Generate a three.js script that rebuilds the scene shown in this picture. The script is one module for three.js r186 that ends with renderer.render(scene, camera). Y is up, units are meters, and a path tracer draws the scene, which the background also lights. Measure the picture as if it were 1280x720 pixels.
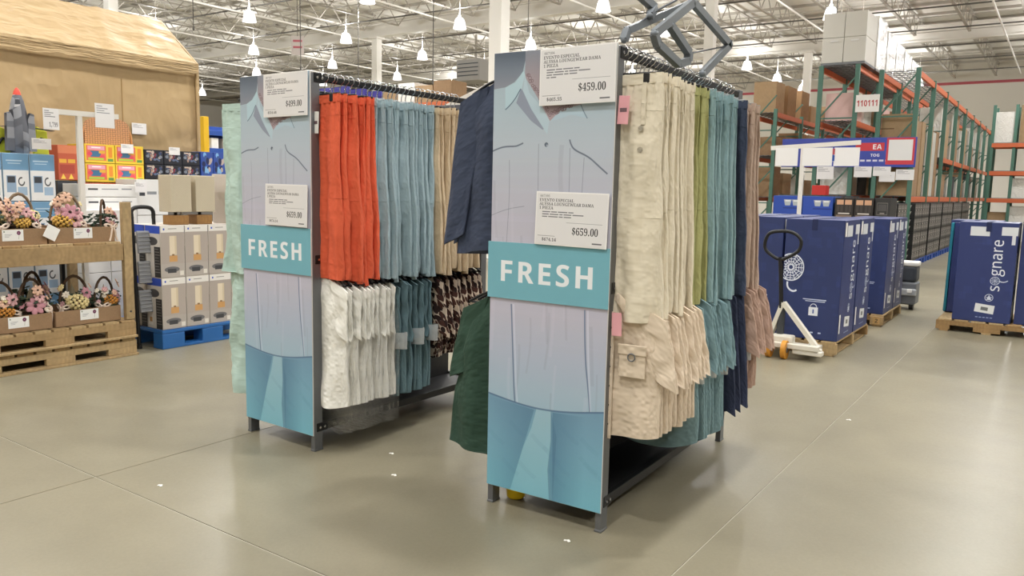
import * as THREE from 'three';
import { mergeGeometries } from 'three/addons/utils/BufferGeometryUtils.js';
import { ImprovedNoise } from 'three/addons/math/ImprovedNoise.js';
import { RoundedBoxGeometry } from 'three/addons/geometries/RoundedBoxGeometry.js';

// ---------- camera, exposure ----------
const scene = new THREE.Scene();
const FOCAL = 991.19, EYE = 1.5;
const camera = new THREE.PerspectiveCamera(2 * Math.atan(360 / FOCAL) * 180 / Math.PI, 1280 / 720, 0.05, 200);
camera.position.set(0, EYE, 0);
camera.rotation.order = 'YXZ';
camera.rotation.set(-0.1257, 0.6069, 0.0219);
camera.updateMatrixWorld(true);
const renderer = new THREE.WebGLRenderer({ antialias: true });
renderer.toneMapping = THREE.LinearToneMapping;
renderer.toneMappingExposure = .46;
renderer.shadowMap.enabled = true;
scene.background = new THREE.Color(0x000000);

// the warehouse high-bay lamps: one grid over the whole floor
const LAMP_INTENSITY = 106, LAMP_Y = 7.0;
const LAMP_X = [-46.6, -40.9, -35.2, -29.5, -23.8, -18.1, -12.4, -6.7, -1.0, 4.7], LAMP_Z = [4.5, 0, -4.5, -9, -12.9, -18, -22.5, -27, -31.5, -36, -40.5, -45];

// ---------- pixel -> direction (distance always comes from a plane that the thing stands on) ----------
function dirOf(px, py) {
  const v = new THREE.Vector3((px - 640) / FOCAL, (360 - py) / FOCAL, -1);
  return v.applyQuaternion(camera.quaternion);
}
function onX(px, py, X) { const d = dirOf(px, py), t = X / d.x; return new THREE.Vector3(X, EYE + d.y * t, d.z * t); }
function onZ(px, py, Z) { const d = dirOf(px, py), t = Z / d.z; return new THREE.Vector3(d.x * t, EYE + d.y * t, Z); }
function onY(px, py, Y) { const d = dirOf(px, py), t = (Y - EYE) / d.y; return new THREE.Vector3(d.x * t, Y, d.z * t); }

// ---------- random, noise ----------
function rng(seed) { let a = seed >>> 0; return () => { a = (a + 0x6D2B79F5) | 0; let t = Math.imul(a ^ (a >>> 15), 1 | a); t = (t + Math.imul(t ^ (t >>> 7), 61 | t)) ^ t; return ((t ^ (t >>> 14)) >>> 0) / 4294967296; }; }
const R = rng(7);
const IN = new ImprovedNoise();
const N3 = (x, y, z) => IN.noise(x, y, z);
const clamp = (x, a, b) => Math.max(a, Math.min(b, x)), mix = (a, b, t) => a + (b - a) * t;
const smooth = (a, b, x) => { const t = clamp((x - a) / (b - a), 0, 1); return t * t * (3 - 2 * t); };
// tileable value noise
function lattice(seed, n) { const r = rng(seed), a = new Float32Array(n * n); for (let i = 0; i < n * n; i++) a[i] = r(); return a; }
const LAT = [1, 2, 3, 4, 5].map(s => lattice(s, 64));
function tn(x, y, per, k = 0) {          // x, y in 0..1, per cells (<= 64)
  const L = LAT[k % 5], fx = x * per, fy = y * per, ix = Math.floor(fx), iy = Math.floor(fy), u = fx - ix, v = fy - iy;
  const s = u * u * (3 - 2 * u), t = v * v * (3 - 2 * v), g = (i, j) => L[(((j % per) + per) % per) * 64 + (((i % per) + per) % per)];
  return mix(mix(g(ix, iy), g(ix + 1, iy), s), mix(g(ix, iy + 1), g(ix + 1, iy + 1), s), t);
}
const tfbm = (x, y, p, o = 4, k = 0) => { let a = .5, s = 0, q = 0; for (let i = 0; i < o; i++) { s += a * tn(x, y, Math.min(64, p << i), k + i); q += a; a *= .5; } return s / q; };

// ---------- textures ----------
const RD = rng(99);
function dataTex(n, fn, srgb, rep) {
  const d = new Uint8Array(n * n * 4);
  for (let j = 0; j < n; j++) for (let i = 0; i < n; i++) { const c = fn(i / n, j / n), o = (j * n + i) * 4; d[o] = c[0]; d[o + 1] = c[1]; d[o + 2] = c[2]; d[o + 3] = 255; }
  const t = new THREE.DataTexture(d, n, n); t.wrapS = t.wrapT = THREE.RepeatWrapping; t.magFilter = THREE.LinearFilter; t.minFilter = THREE.LinearMipmapLinearFilter; t.generateMipmaps = true;
  if (srgb) t.colorSpace = THREE.SRGBColorSpace;
  t.repeat.set(rep, rep); t.needsUpdate = true; return t;
}
const grey = v => { v = clamp(v * 255, 0, 255); return [v, v, v]; };
function canvasTex(w, h, draw) {
  const c = document.createElement('canvas'); c.width = w; c.height = h; const g = c.getContext('2d'); draw(g, w, h);
  const t = new THREE.CanvasTexture(c); t.colorSpace = THREE.SRGBColorSpace; return t;
}
const T = {
  concrete: dataTex(1024, (x, y) => { const a = tfbm(x, y, 4, 5, 0), b = tfbm(x, y, 32, 2, 2), st = smooth(.6, .75, tfbm(x, y, 7, 3, 3)); const v = .82 + .11 * (a - .5) + .06 * (b - .5) + .03 * (RD() - .5); return [255 * v, 252 * v, 243 * v]; }, true, 1 / 7),
  concreteRough: dataTex(512, (x, y) => grey(.36 + .05 * (tfbm(x, y, 12, 4, 1) - .5) + .05 * (RD() - .5)), false, 1 / 5),
  wood: dataTex(512, (x, y) => { const g = tfbm(x * 1, y, 4, 3, 1), l = tn(x + .02 * g, y * 1, 64, 2) * .5 + tn(x * 1, y, 32, 3) * .5; const s = Math.sin((x * 22 + g * 5) * 6.28); const v = .78 + .1 * (l - .5) + .02 * s * (.5 + g) + .16 * (g - .5); return [250 * v, 246 * v, 236 * v]; }, true, 1),
  card: dataTex(256, (x, y) => { const v = .9 + .08 * (tfbm(x, y, 8, 4, 2) - .5) + .04 * (tn(x, y, 64, 1) - .5); return grey(v); }, true, 2),
  wrinkle: dataTex(512, (x, y) => grey(.5 + .9 * (tfbm(x, y + .03 * tn(x, y, 8, 2), 6, 4, 0) - .5) + .3 * (tn(x, y, 40, 3) - .5)), false, 1.6),
  vfold: dataTex(512, (x, y) => { const wv = x + .05 * tfbm(x, y, 3, 3, 2); return grey(.5 + .8 * (tfbm(wv % 1, y * .25, 10, 3, 1) - .5) + .35 * (tfbm(x, y, 20, 2, 3) - .5)); }, false, 2.2),
  tarp: dataTex(512, (x, y) => { const w = tfbm(x, y, 4, 3, 1); return grey(.5 + .7 * (tfbm((x + .12 * w) % 1, (y + .2 * w) % 1, 5, 4, 2) - .5) + .25 * (Math.abs(tn(x, y, 12, 4) - .5) - .25)); }, false, .6),
  weave: dataTex(128, (x, y) => { const k = (Math.floor(x * 8) + Math.floor(y * 8)) % 2; return grey(k ? .5 + .5 * Math.abs(Math.sin(x * 8 * Math.PI)) : .5 * Math.abs(Math.sin(y * 8 * Math.PI))); }, false, 14),
  wicker: dataTex(128, (x, y) => { const k = (Math.floor(x * 6) + Math.floor(y * 8)) % 2, v = .6 + .35 * (k ? Math.abs(Math.sin(x * 6 * Math.PI)) : Math.abs(Math.sin(y * 8 * Math.PI))); return [240 * v, 235 * v, 225 * v]; }, true, 6),
  film: dataTex(256, (x, y) => { const w = tfbm(x, y, 3, 3, 1); return grey(.5 + 1.1 * (Math.abs(tfbm((x + .25 * w) % 1, (y * .6 + .1 * w) % 1, 6, 3, 2) - .5) - .12)); }, false, 2.2),
};
// ---------- materials ----------
const S = (hex, rough = .8, o = {}) => new THREE.MeshStandardMaterial({ color: hex, roughness: rough, side: THREE.DoubleSide, ...o });
const PH = (hex, rough, o) => new THREE.MeshPhysicalMaterial({ color: hex, roughness: rough, side: THREE.DoubleSide, ...o });
const cloth = (hex, o = {}) => PH(hex, .88, { sheen: .25, sheenRoughness: .6, sheenColor: new THREE.Color(hex), bumpMap: T.vfold, bumpScale: .012, ...o });
const M = {
  floor: PH(0x9d9785, .5, { map: T.concrete, roughnessMap: T.concreteRough, roughness: .95, specularIntensity: .75 }),
  joint: S(0x8f8a7c, .8), jointLight: S(0xb5b0a2, .8),
  deck: S(0xe6e2da, .7), steel: S(0xb3ada4, .6), steelDark: S(0x5a5752, .6), girder: S(0xe2ded6, .65), white: S(0xe4e0d8, .6), wall: S(0xe0dacf, .85), red: S(0xb5525a, .6),
  black: S(0x141416, .5), blackMetal: S(0x17181a, .4, { metalness: .3 }), greyMetal: S(0x75777a, .45, { metalness: .6 }), chrome: S(0xc9cacc, .22, { metalness: 1 }), darkMetal: S(0x4a4d52, .5, { metalness: .5 }),
  wood: S(0xe3c698, .8, { map: T.wood }), woodB: S(0xd6b688, .82, { map: T.wood }), woodC: S(0xc9a473, .85, { map: T.wood }),
  card: S(0xa88867, .9, { map: T.card }), cardB: S(0xb89a76, .9, { map: T.card }), cardC: S(0xa5825c, .9, { map: T.card }), cardDark: S(0x6f5238, .9),
  paper: S(0xf1efea, .7), paperGrey: S(0xd9d7d4, .7), tape: S(0xe6e3da, .35),
  sleeve: PH(0xf2f0ee, .5, { clearcoat: 1, clearcoatRoughness: .05 }),
  green: S(0x4d7466, .5), orange: S(0xcb6a43, .5), blue: S(0x2750a4, .5), bluePlastic: S(0x2a68ac, .45),
  navyBox: PH(0x2c3c78, .45, { map: T.card, clearcoat: .3, clearcoatRoughness: .3 }), navyDark: S(0x16224d, .6), tealBox: S(0x1f7f92, .5),
  wrap: PH(0xe9e6df, .3, { bumpMap: T.film, bumpScale: .02, clearcoat: .6, clearcoatRoughness: .15 }),
  film: PH(0xffffff, .1, { transmission: 1, thickness: 0, ior: 1.5, bumpMap: T.film, bumpScale: .03 }),
  tarp: PH(0xb59a70, .65, { bumpMap: T.tarp, bumpScale: .05, clearcoat: .15, clearcoatRoughness: .3 }), tarpDark: S(0x9b7c4c, .6),
};
// ---------- geometry ----------
const V = (x, y, z) => new THREE.Vector3(x, y, z);
function metric(g) {      // uv in metres, by the main direction of each face
  const p = g.attributes.position, n = g.attributes.normal, uv = new Float32Array(p.count * 2);
  for (let i = 0; i < p.count; i++) {
    const ax = Math.abs(n.getX(i)), ay = Math.abs(n.getY(i)), az = Math.abs(n.getZ(i));
    const [a, b] = ax >= ay && ax >= az ? [p.getZ(i), p.getY(i)] : ay >= az ? [p.getX(i), p.getZ(i)] : [p.getX(i), p.getY(i)];
    uv[2 * i] = a; uv[2 * i + 1] = b;
  }
  g.setAttribute('uv', new THREE.BufferAttribute(uv, 2)); return g;
}
const E3 = new THREE.Euler(), M4 = new THREE.Matrix4(), Q4 = new THREE.Quaternion();
function place(g, x = 0, y = 0, z = 0, rx = 0, ry = 0, rz = 0) { g.applyMatrix4(M4.compose(V(x, y, z), Q4.setFromEuler(E3.set(rx, ry, rz, 'YXZ')), V(1, 1, 1))); return g; }
function box(w, h, d, x = 0, y = 0, z = 0, rx = 0, ry = 0, rz = 0) { return place(metric(new THREE.BoxGeometry(w, h, d)), x, y, z, rx, ry, rz); }
function span(x0, x1, y0, y1, z0, z1) { return box(Math.abs(x1 - x0), Math.abs(y1 - y0), Math.abs(z1 - z0), (x0 + x1) / 2, (y0 + y1) / 2, (z0 + z1) / 2); }
function rbox(w, h, d, x = 0, y = 0, z = 0, r = .006, rx = 0, ry = 0, rz = 0) { return place(metric(new RoundedBoxGeometry(w, h, d, 2, Math.min(r, w / 2.01, h / 2.01, d / 2.01))), x, y, z, rx, ry, rz); }
function bar(a, b, w, h) {            // rectangular bar from a to b
  const d = b.clone().sub(a), L = d.length(), g = metric(new THREE.BoxGeometry(w, h, L));
  const m = new THREE.Matrix4().lookAt(a, b, Math.abs(d.y) > .99 * L ? V(1, 0, 0) : V(0, 1, 0)); m.setPosition(a.clone().add(b).multiplyScalar(.5)); g.applyMatrix4(m); return g;
}
function tube(pts, r, seg = 12, rad = 6, closed = false) { return new THREE.TubeGeometry(new THREE.CatmullRomCurve3(pts, closed, 'centripetal'), seg, r, rad, closed); }
function cyl(r0, r1, h, x = 0, y = 0, z = 0, seg = 16, rx = 0, ry = 0, rz = 0) { return place(new THREE.CylinderGeometry(r0, r1, h, seg), x, y, z, rx, ry, rz); }
function lathe(pts, seg = 20) { return new THREE.LatheGeometry(pts.map(p => new THREE.Vector2(p[0], p[1])), seg); }
function ball(r, x, y, z, sx = 1, sy = 1, sz = 1, d = 1) { const g = new THREE.IcosahedronGeometry(r, d); g.scale(sx, sy, sz); return place(g, x, y, z); }
function plane(w, h, x, y, z, rx = 0, ry = 0, rz = 0) { return place(new THREE.PlaneGeometry(w, h), x, y, z, rx, ry, rz); }
function loft(nu, nv, fn, su = 1, sv = 1, caps = 3) {      // closed around u, open along v, capped
  const pos = [], uv = [], idx = [], W = nu + 1;
  for (let j = 0; j <= nv; j++) for (let i = 0; i <= nu; i++) { const p = fn((i % nu) / nu, j / nv); pos.push(p[0], p[1], p[2]); uv.push(i / nu * su, (1 - j / nv) * sv); }
  for (let j = 0; j < nv; j++) for (let i = 0; i < nu; i++) { const a = j * W + i, b = a + 1, c = a + W, d = c + 1; idx.push(a, c, b, b, c, d); }
  const cap = (j, flip) => { let x = 0, y = 0, z = 0; for (let i = 0; i < nu; i++) { const k = (j * W + i) * 3; x += pos[k]; y += pos[k + 1]; z += pos[k + 2]; } const c = pos.length / 3; pos.push(x / nu, y / nu, z / nu); uv.push(.5, .5);
    for (let i = 0; i <= nu; i++) { const k = (j * W + i) * 3; pos.push(pos[k], pos[k + 1], pos[k + 2]); uv.push(.5, .5); }
    for (let i = 0; i < nu; i++) { const a = c + 1 + i; flip ? idx.push(c, a, a + 1) : idx.push(c, a + 1, a); } };
  if (caps & 1) cap(0, true); if (caps & 2) cap(nv, false);
  const g = new THREE.BufferGeometry(); g.setAttribute('position', new THREE.Float32BufferAttribute(pos, 3)); g.setAttribute('uv', new THREE.Float32BufferAttribute(uv, 2)); g.setIndex(idx); g.computeVertexNormals();
  const n = g.attributes.normal; for (let j = 0; j <= nv; j++) { const a = j * W, b = a + nu, v = V(n.getX(a) + n.getX(b), n.getY(a) + n.getY(b), n.getZ(a) + n.getZ(b)).normalize(); n.setXYZ(a, v.x, v.y, v.z); n.setXYZ(b, v.x, v.y, v.z); }
  return g;
}
function merged(list) {
  list = Array.isArray(list) ? list : [list];
  if (list.length === 1) return list[0];
  return mergeGeometries(list.map(g => { const q = g.index ? g.toNonIndexed() : g; for (const k of Object.keys(q.attributes)) if (!['position', 'normal', 'uv'].includes(k)) q.deleteAttribute(k); return q; }));
}
// ---------- naming ----------
const taken = {};
function numbered(n) { n = n.replace(/_\d{3}$/, ''); taken[n] = (taken[n] ?? -1) + 1; return taken[n] ? n + '_' + String(taken[n]).padStart(3, '0') : n; }
function obj(name, geos, mat, parent = scene) {
  const m = new THREE.Mesh(merged(geos), mat); m.name = parent === scene ? numbered(name) : name; m.castShadow = m.receiveShadow = true; parent.add(m); return m;
}
function inst(name, geo, mat, parent) { const m = new THREE.Mesh(geo, mat); m.name = name; m.castShadow = m.receiveShadow = true; parent.add(m); return m; }
function thing(name, label, category, [x, y, z] = [0, 0, 0], turn = 0, group) {
  const o = new THREE.Group(); o.name = numbered(name); scene.add(o); o.position.set(x, y, z); o.rotation.y = turn; o.userData = { label, category }; if (group) o.userData.group = group; return o;
}
function tag(o, label, category, group) { o.userData = { label, category }; if (group) o.userData.group = group; return o; }
function struct(name, geos, mat) { const o = obj(name, geos, mat); o.userData.kind = 'structure'; return o; }
function dup(root, [x, y, z], turn, label, group) { const r = root.clone(); r.name = numbered(root.name); scene.add(r); r.position.set(x, y, z); r.rotation.y = turn; r.userData = { ...root.userData }; if (label) r.userData.label = label; if (group) r.userData.group = group; return r; }
// ================= the building =================
const XW0 = -58, XW1 = 12, ZW0 = -50, ZW1 = 14, DECK = 8.7;
{ // floor: slabs with open joints over a filler bed
  const f = new THREE.Group(); f.name = 'floor'; f.userData.kind = 'structure'; scene.add(f);
  obj('joint_filler', span(XW0, XW1, -.2, -.004, ZW0, ZW1), M.jointLight, f);
  const xs = [XW0]; for (let k = -9; k <= 5; k++) { const x = -3.92 + 2.77 * k; if (x > XW0 + 1 && x < XW1 - 1) xs.push(x); } xs.push(XW1);
  const zs = [ZW0, -36.5, -25, -13.48, -1.98, 9.5, ZW1];
  for (let i = 0; i < xs.length - 1; i++) for (let j = 0; j < zs.length - 1; j++) {
    const g = span(xs[i] + .003, xs[i + 1] - .003, -.05, 0, zs[j] + .0045, zs[j + 1] - .0045);
    const uv = g.attributes.uv; const p = g.attributes.position; for (let k = 0; k < uv.count; k++) uv.setXY(k, p.getX(k), p.getZ(k));
    obj('floor_slab', g, M.floor, f);
  }
}
struct('ceiling', span(XW0, XW1, DECK, DECK + .2, ZW0, ZW1), M.deck);
struct('wall_back', span(XW0 - .2, XW1 + .2, 0, DECK + .2, ZW0 - .2, ZW0), M.wall);
struct('wall_front', span(XW0 - .2, XW1 + .2, 0, DECK + .2, ZW1, ZW1 + .2), M.wall);
struct('wall_left', span(XW0 - .2, XW0, 0, DECK + .2, ZW0, ZW1), M.wall);
struct('wall_right', span(XW1, XW1 + .2, 0, DECK + .2, ZW0, ZW1), M.wall);
struct('trim_1', span(XW0 + .1, XW1 - .1, 7.58, 7.72, ZW0, ZW0 + .04), M.red);
// roof deck ribs (across, along x)
{ const g = []; for (let z = -49.2; z < 2; z += 1.9) g.push(span(XW0, XW1, DECK - .1, DECK - .001, z - .03, z + .03)); const o = struct('roof_purlins', g, M.steel); o.name = 'ceiling_purlins'; }
// girders on the column lines and open-web joists between them
const GZ = [-36.6, -25.1, -13.6, -2.1];
for (const z of GZ) struct('ceiling_girder', [span(XW0, XW1, 7.75, 8.32, z - .05, z + .05), span(XW0, XW1, 7.7, 7.76, z - .16, z + .16), span(XW0, XW1, 8.3, 8.36, z - .16, z + .16)], M.girder);
const JZ = [-50.15, ...GZ];
for (let x = -55; x < 9; x += 1.9) {
  const g = [];
  for (let k = 0; k < JZ.length - 1; k++) {
    const za = JZ[k] + .2, zb = JZ[k + 1] - .2, n = 18, dz = (zb - za) / n, yb = 7.86, yt = 8.56;
    g.push(span(x - .055, x + .055, yt - .03, yt + .03, za, zb), span(x - .05, x + .05, yb - .025, yb + .025, za + dz, zb - dz));
    for (let i = 0; i < n; i++) { const up = i % 2 === 0; g.push(bar(V(x, up ? yt : yb, za + i * dz), V(x, up ? yb : yt, za + (i + 1) * dz), .03, .03)); }
  }
  struct('ceiling_joist', g, M.steel);
}
// bridging rods and sprinkler pipes across the joists
for (let z = -45.5; z < -3; z += 3.83) struct('ceiling_sprinkler_pipe', [place(new THREE.CylinderGeometry(.026, .026, XW1 - XW0 - 1, 8), (XW0 + XW1) / 2, 7.72, z, 0, 0, Math.PI / 2)], M.steelDark);
for (let z = -46.8; z < -3; z += 2.9) struct('ceiling_bridging', [span(XW0, XW1, 7.82, 7.845, z - .015, z + .015)], M.steel);
for (let x = -53.8; x < 6; x += 5.7) struct('ceiling_conduit', [place(new THREE.CylinderGeometry(.035, .035, 44, 8), x, 7.62, -25, Math.PI / 2)], M.white);
// columns
for (const x of [-24.7, -9.9]) for (const z of [-13.6, -25.1, -36.6]) struct('column', [span(x - .15, x + .15, 0, 7.7, z - .15, z + .15), span(x - .25, x + .25, 0, .03, z - .25, z + .25), span(x - .24, x + .24, 7.62, 7.7, z - .24, z + .24)], M.white);

// ---------- high-bay lamps ----------
const bellMat = new THREE.MeshStandardMaterial({ color: 0xf4f2ee, roughness: .4, emissive: 0xfafbff, emissiveIntensity: 2.6, side: THREE.DoubleSide });
const lampShell = lathe([[.045, .37], [.11, .36], [.155, .31], [.185, .22], [.21, .11], [.236, .0], [.23, .0], [.204, .11], [.178, .22], [.148, .305], [.105, .35], [.045, .36]], 24);
const ballastGeo = merged([cyl(.045, .05, .1, 0, .42, 0, 14), cyl(.02, .02, .16, 0, .54, 0, 8)]);
const cableGeo = cyl(.012, .012, 1, 0, .5, 0, 6);
const lampRow = new Set();
for (const x of LAMP_X) for (const z of LAMP_Z) {
  if (x < -23 && z > -9) continue; if (x < -30 && (z > -13 || z < -34)) continue; if (x > 0 && z < -31) continue;
  const t = thing('high_bay_lamp', 'white bell-shaped high-bay lamp glowing under the roof joists', 'lamp', [x, LAMP_Y, z], 0, 'high-bay lamps under the roof');
  inst('shade', lampShell, bellMat, t); inst('ballast', ballastGeo, M.white, t);
  const c = inst('cable', cableGeo, M.white, t); c.position.y = .62; c.scale.y = DECK - LAMP_Y - .62;
  const l = new THREE.SpotLight(0xfafaf9, LAMP_INTENSITY, 0, 1.33, .65, 2); l.position.set(0, -.02, 0); l.target.position.set(0, -1, 0); l.castShadow = true; l.shadow.radius = 6; l.name = "lamp_light"; l.target.name = "lamp_aim"; t.add(l); t.add(l.target);
  const up = new THREE.PointLight(0xfafaf9, 17, 0, 2); up.name = 'lamp_uplight'; up.position.set(0, .44, 0.16); up.castShadow = true; up.shadow.radius = 6; t.add(up);
}
// ================= the clothing racks =================
const RW = .61, RH = 2.095;
const panelTex = canvasTex(620, 2032, (g, W, H) => {
  const X = u => u * W, Y = v => v * H, P = pts => { g.beginPath(); pts.forEach(([u, v], i) => i ? g.lineTo(X(u), Y(v)) : g.moveTo(X(u), Y(v))); };
  const smoothP = pts => { g.beginPath(); g.moveTo(X(pts[0][0]), Y(pts[0][1])); for (let i = 1; i < pts.length - 1; i++) { const mx = (pts[i][0] + pts[i + 1][0]) / 2, my = (pts[i][1] + pts[i + 1][1]) / 2; g.quadraticCurveTo(X(pts[i][0]), Y(pts[i][1]), X(mx), Y(my)); } const l = pts[pts.length - 1]; g.lineTo(X(l[0]), Y(l[1])); };
  const lin = (y0, y1, st) => { const q = g.createLinearGradient(0, Y(y0), 0, Y(y1)); st.forEach(([o, c]) => q.addColorStop(o, c)); return q; };
  // shirt, printed picture of a person in a pale blue shirt
  g.fillStyle = lin(0, 1, [[0, '#a2b4bf'], [.12, '#acbdc8'], [.2, '#b6c0cb'], [.32, '#bcbcc9'], [.45, '#bebac8'], [.58, '#bdbbca'], [.68, '#b0bacc'], [.78, '#a2bbcc'], [1, '#94bdce']]); g.fillRect(0, 0, W, H);
  // hair and neck
  P([[0, 0], [.30, 0], [.27, .02], [.25, .045], [.18, .065], [.1, .075], [0, .078]]); g.fillStyle = lin(0, .08, [[0, '#55606f'], [.5, '#76808e'], [1, '#8c8f9a']]); g.fill();
  P([[.27, .0], [.78, 0], [.74, .12], [.6, .13], [.49, .152], [.38, .1], [.27, .055]]); g.fillStyle = lin(0, .15, [[0, '#858a96'], [.4, '#a3969c'], [1, '#a8959a']]); g.fill();
  // collar
  P([[.255, .042], [.27, .05], [.245, .08], [.19, .105], [.105, .125], [.1, .076], [.19, .065]]); g.fillStyle = '#b2cbd5'; g.fill();
  P([[.238, .08], [.31, .1], [.46, .165], [.43, .17], [.33, .15], [.2, .11]]); g.fillStyle = '#8d95a6'; g.fill();
  P([[.27, .05], [.31, .09], [.38, .11], [.485, .15], [.47, .18], [.33, .125], [.255, .085]]); g.fillStyle = '#b4c8d3'; g.fill();
  g.strokeStyle = '#5f6f82'; g.lineWidth = 5; smoothP([[.105, .124], [.17, .11], [.236, .08]]); g.stroke();
  P([[.49, .152], [.58, .128], [.735, .12], [.79, .148], [.66, .14], [.54, .15]]); g.fillStyle = '#aec3d0'; g.fill();
  g.strokeStyle = '#6f8093'; g.lineWidth = 4; smoothP([[.735, .12], [.76, .135], [.79, .149]]); g.stroke();
  g.strokeStyle = '#7e6a70'; g.lineWidth = 3; const rr = rng(5); for (let i = 0; i < 40; i++) { const t = i / 40, u = t < .5 ? mix(.29, .49, t * 2) : mix(.49, .68, t * 2 - 1), v = t < .5 ? mix(.05, .138, t * 2) : mix(.138, .118, t * 2 - 1); g.beginPath(); g.arc(X(u + .014 * (rr() - .5)), Y(v + .006 * (rr() - .5)), 5 + 3 * rr(), 0, 7); g.stroke(); }
  // placket, button, pockets, seams
  g.fillStyle = '#5d6878'; g.beginPath(); g.arc(X(.465), Y(.202), 10, 0, 7); g.fill(); g.fillStyle = '#9fa9b6'; g.beginPath(); g.arc(X(.472), Y(.204), 5, 0, 7); g.fill();
  g.strokeStyle = '#6b7485'; g.lineWidth = 7; smoothP([[-.01, .216], [.06, .208], [.12, .205], [.2, .205], [.225, .203], [.268, .198]]); g.stroke();
  smoothP([[.655, .192], [.665, .203], [.7, .215], [.81, .228], [.9, .25], [.96, .264]]); g.stroke();
  g.strokeStyle = 'rgba(110,115,135,.55)'; g.lineWidth = 3; for (const l of [[[.4, .2], [.405, .3], [.41, .42]], [[.66, .21], [.663, .3], [.66, .33]], [[.775, .23], [.765, .3], [.76, .42]], [[.15, .235], [.16, .3], [.14, .42]], [[0, .36], [.12, .345], [.29, .337]]]) { smoothP(l); g.stroke(); }
  for (let k = 0; k < 26; k++) { const u = rr(), v = .2 + .56 * rr(); g.strokeStyle = rr() < .5 ? 'rgba(120,122,142,.13)' : 'rgba(215,214,224,.14)'; g.lineWidth = 8 + 16 * rr(); smoothP([[u, v], [u + .03 * (rr() - .5), v + .05], [u + .06 * (rr() - .5), v + .13]]); g.stroke(); }
  for (let k = 0; k < 14; k++) { const v = .1 + .68 * rr(); g.fillStyle = 'rgba(220,222,230,.05)'; g.fillRect(0, Y(v), W, 5 + 20 * rr()); }
  // lower folds
  g.strokeStyle = 'rgba(86,104,136,.75)'; g.lineWidth = 7; smoothP([[.195, .56], [.22, .68], [.235, .76], [.252, .80]]); g.stroke(); smoothP([[.82, .555], [.83, .65], [.87, .73], [.888, .78]]); g.stroke();
  g.strokeStyle = 'rgba(225,225,240,.4)'; g.lineWidth = 9; smoothP([[.215, .56], [.24, .68], [.255, .76], [.27, .79]]); g.stroke(); smoothP([[.845, .555], [.855, .65], [.9, .8], [.91, .86]]); g.stroke();
  // trousers under the hem
  P([[0, .776], [.2, .786], [.44, .793], [.7, .788], [1, .772], [1, 1], [0, 1]]); g.fillStyle = lin(.77, 1, [[0, '#7499b3'], [.45, '#79a9c0'], [1, '#78b7ca']]); g.fill();
  P([[.441, .792], [.565, .79], [.575, .86], [.56, .93], [.6, 1], [.22, 1], [.33, .89], [.4, .84]]); g.fillStyle = lin(.79, 1, [[0, '#9bbccb'], [1, '#82bccd']]); g.fill();
  P([[.565, .79], [.62, .85], [.6, 1], [.57, 1], [.55, .93], [.57, .86]]); g.fillStyle = 'rgba(88,130,156,.6)'; g.fill();
  { const q = g.createLinearGradient(X(.58), 0, X(.86), 0); q.addColorStop(0, 'rgba(72,112,142,.55)'); q.addColorStop(1, 'rgba(72,112,142,0)'); P([[.58, .795], [.9, .79], [.9, 1], [.6, 1]]); g.fillStyle = q; g.fill(); const q2 = g.createLinearGradient(X(0), 0, X(.36), 0); q2.addColorStop(0, 'rgba(72,112,142,0)'); q2.addColorStop(1, 'rgba(72,112,142,.45)'); P([[0, .785], [.42, .797], [.33, .89], [.22, 1], [0, 1]]); g.fillStyle = q2; g.fill(); }
  g.strokeStyle = 'rgba(84,110,140,.8)'; g.lineWidth = 8; smoothP([[0, .777], [.2, .787], [.44, .794], [.7, .789], [1, .773]]); g.stroke();
  for (let k = 0; k < 12; k++) { const u = rr(), v = .82 + .15 * rr(); g.strokeStyle = 'rgba(70,120,150,.07)'; g.lineWidth = 22; smoothP([[u, v], [u + .08, v + .02], [u + .15, v + .03]]); g.stroke(); }
});
const stripTex = canvasTex(620, 262, (g, W, H) => {
  g.fillStyle = '#74afbe'; g.fillRect(0, 0, W, H);
  g.fillStyle = '#eceff2'; g.font = '600 134px sans-serif'; g.textBaseline = 'middle';
  const s = 'FRESH', k = 1.12, ws = [...s].map(c => g.measureText(c).width * k), gap = (W * .80 - ws.reduce((a, b) => a + b, 0)) / 4; let x = W * .095; [...s].forEach((c, i) => { g.save(); g.translate(x, H * .52); g.scale(k, 1); g.fillText(c, 0, 0); g.restore(); x += ws[i] + gap; });
});
function priceTex(num, lines, small, price, old) {
  return canvasTex(512, 340, (g, W, H) => {
    g.fillStyle = '#e4e2e2'; g.fillRect(0, 0, W, H); g.fillStyle = '#3c3c40'; g.textBaseline = 'top';
    g.font = '22px serif'; g.fillText(num, 22, 8); g.font = 'bold 27px serif'; lines.forEach((l, i) => g.fillText(l, 18, 32 + i * 26, 400));
    g.fillStyle = '#77777c'; g.font = '13px serif'; small.forEach((l, i) => { let x = 42; for (const w of l) { g.fillRect(x, 122 + i * 16, w, 7); x += w + 7; } }); g.fillRect(225, 192, 260, 2);
    g.fillStyle = '#1f1f22'; g.font = 'bold 62px serif'; g.save(); g.translate(268, 206); g.scale(.84, 1.12); g.fillText(price, 0, 0); g.restore();
    g.font = 'bold 30px serif'; g.fillText(old, 46, 294, 130); g.fillRect(14, 286, 130, 2); g.font = 'bold 14px serif'; g.fillStyle = '#66666a'; g.fillRect(418, 316, 68, 9);
  });
}
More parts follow.
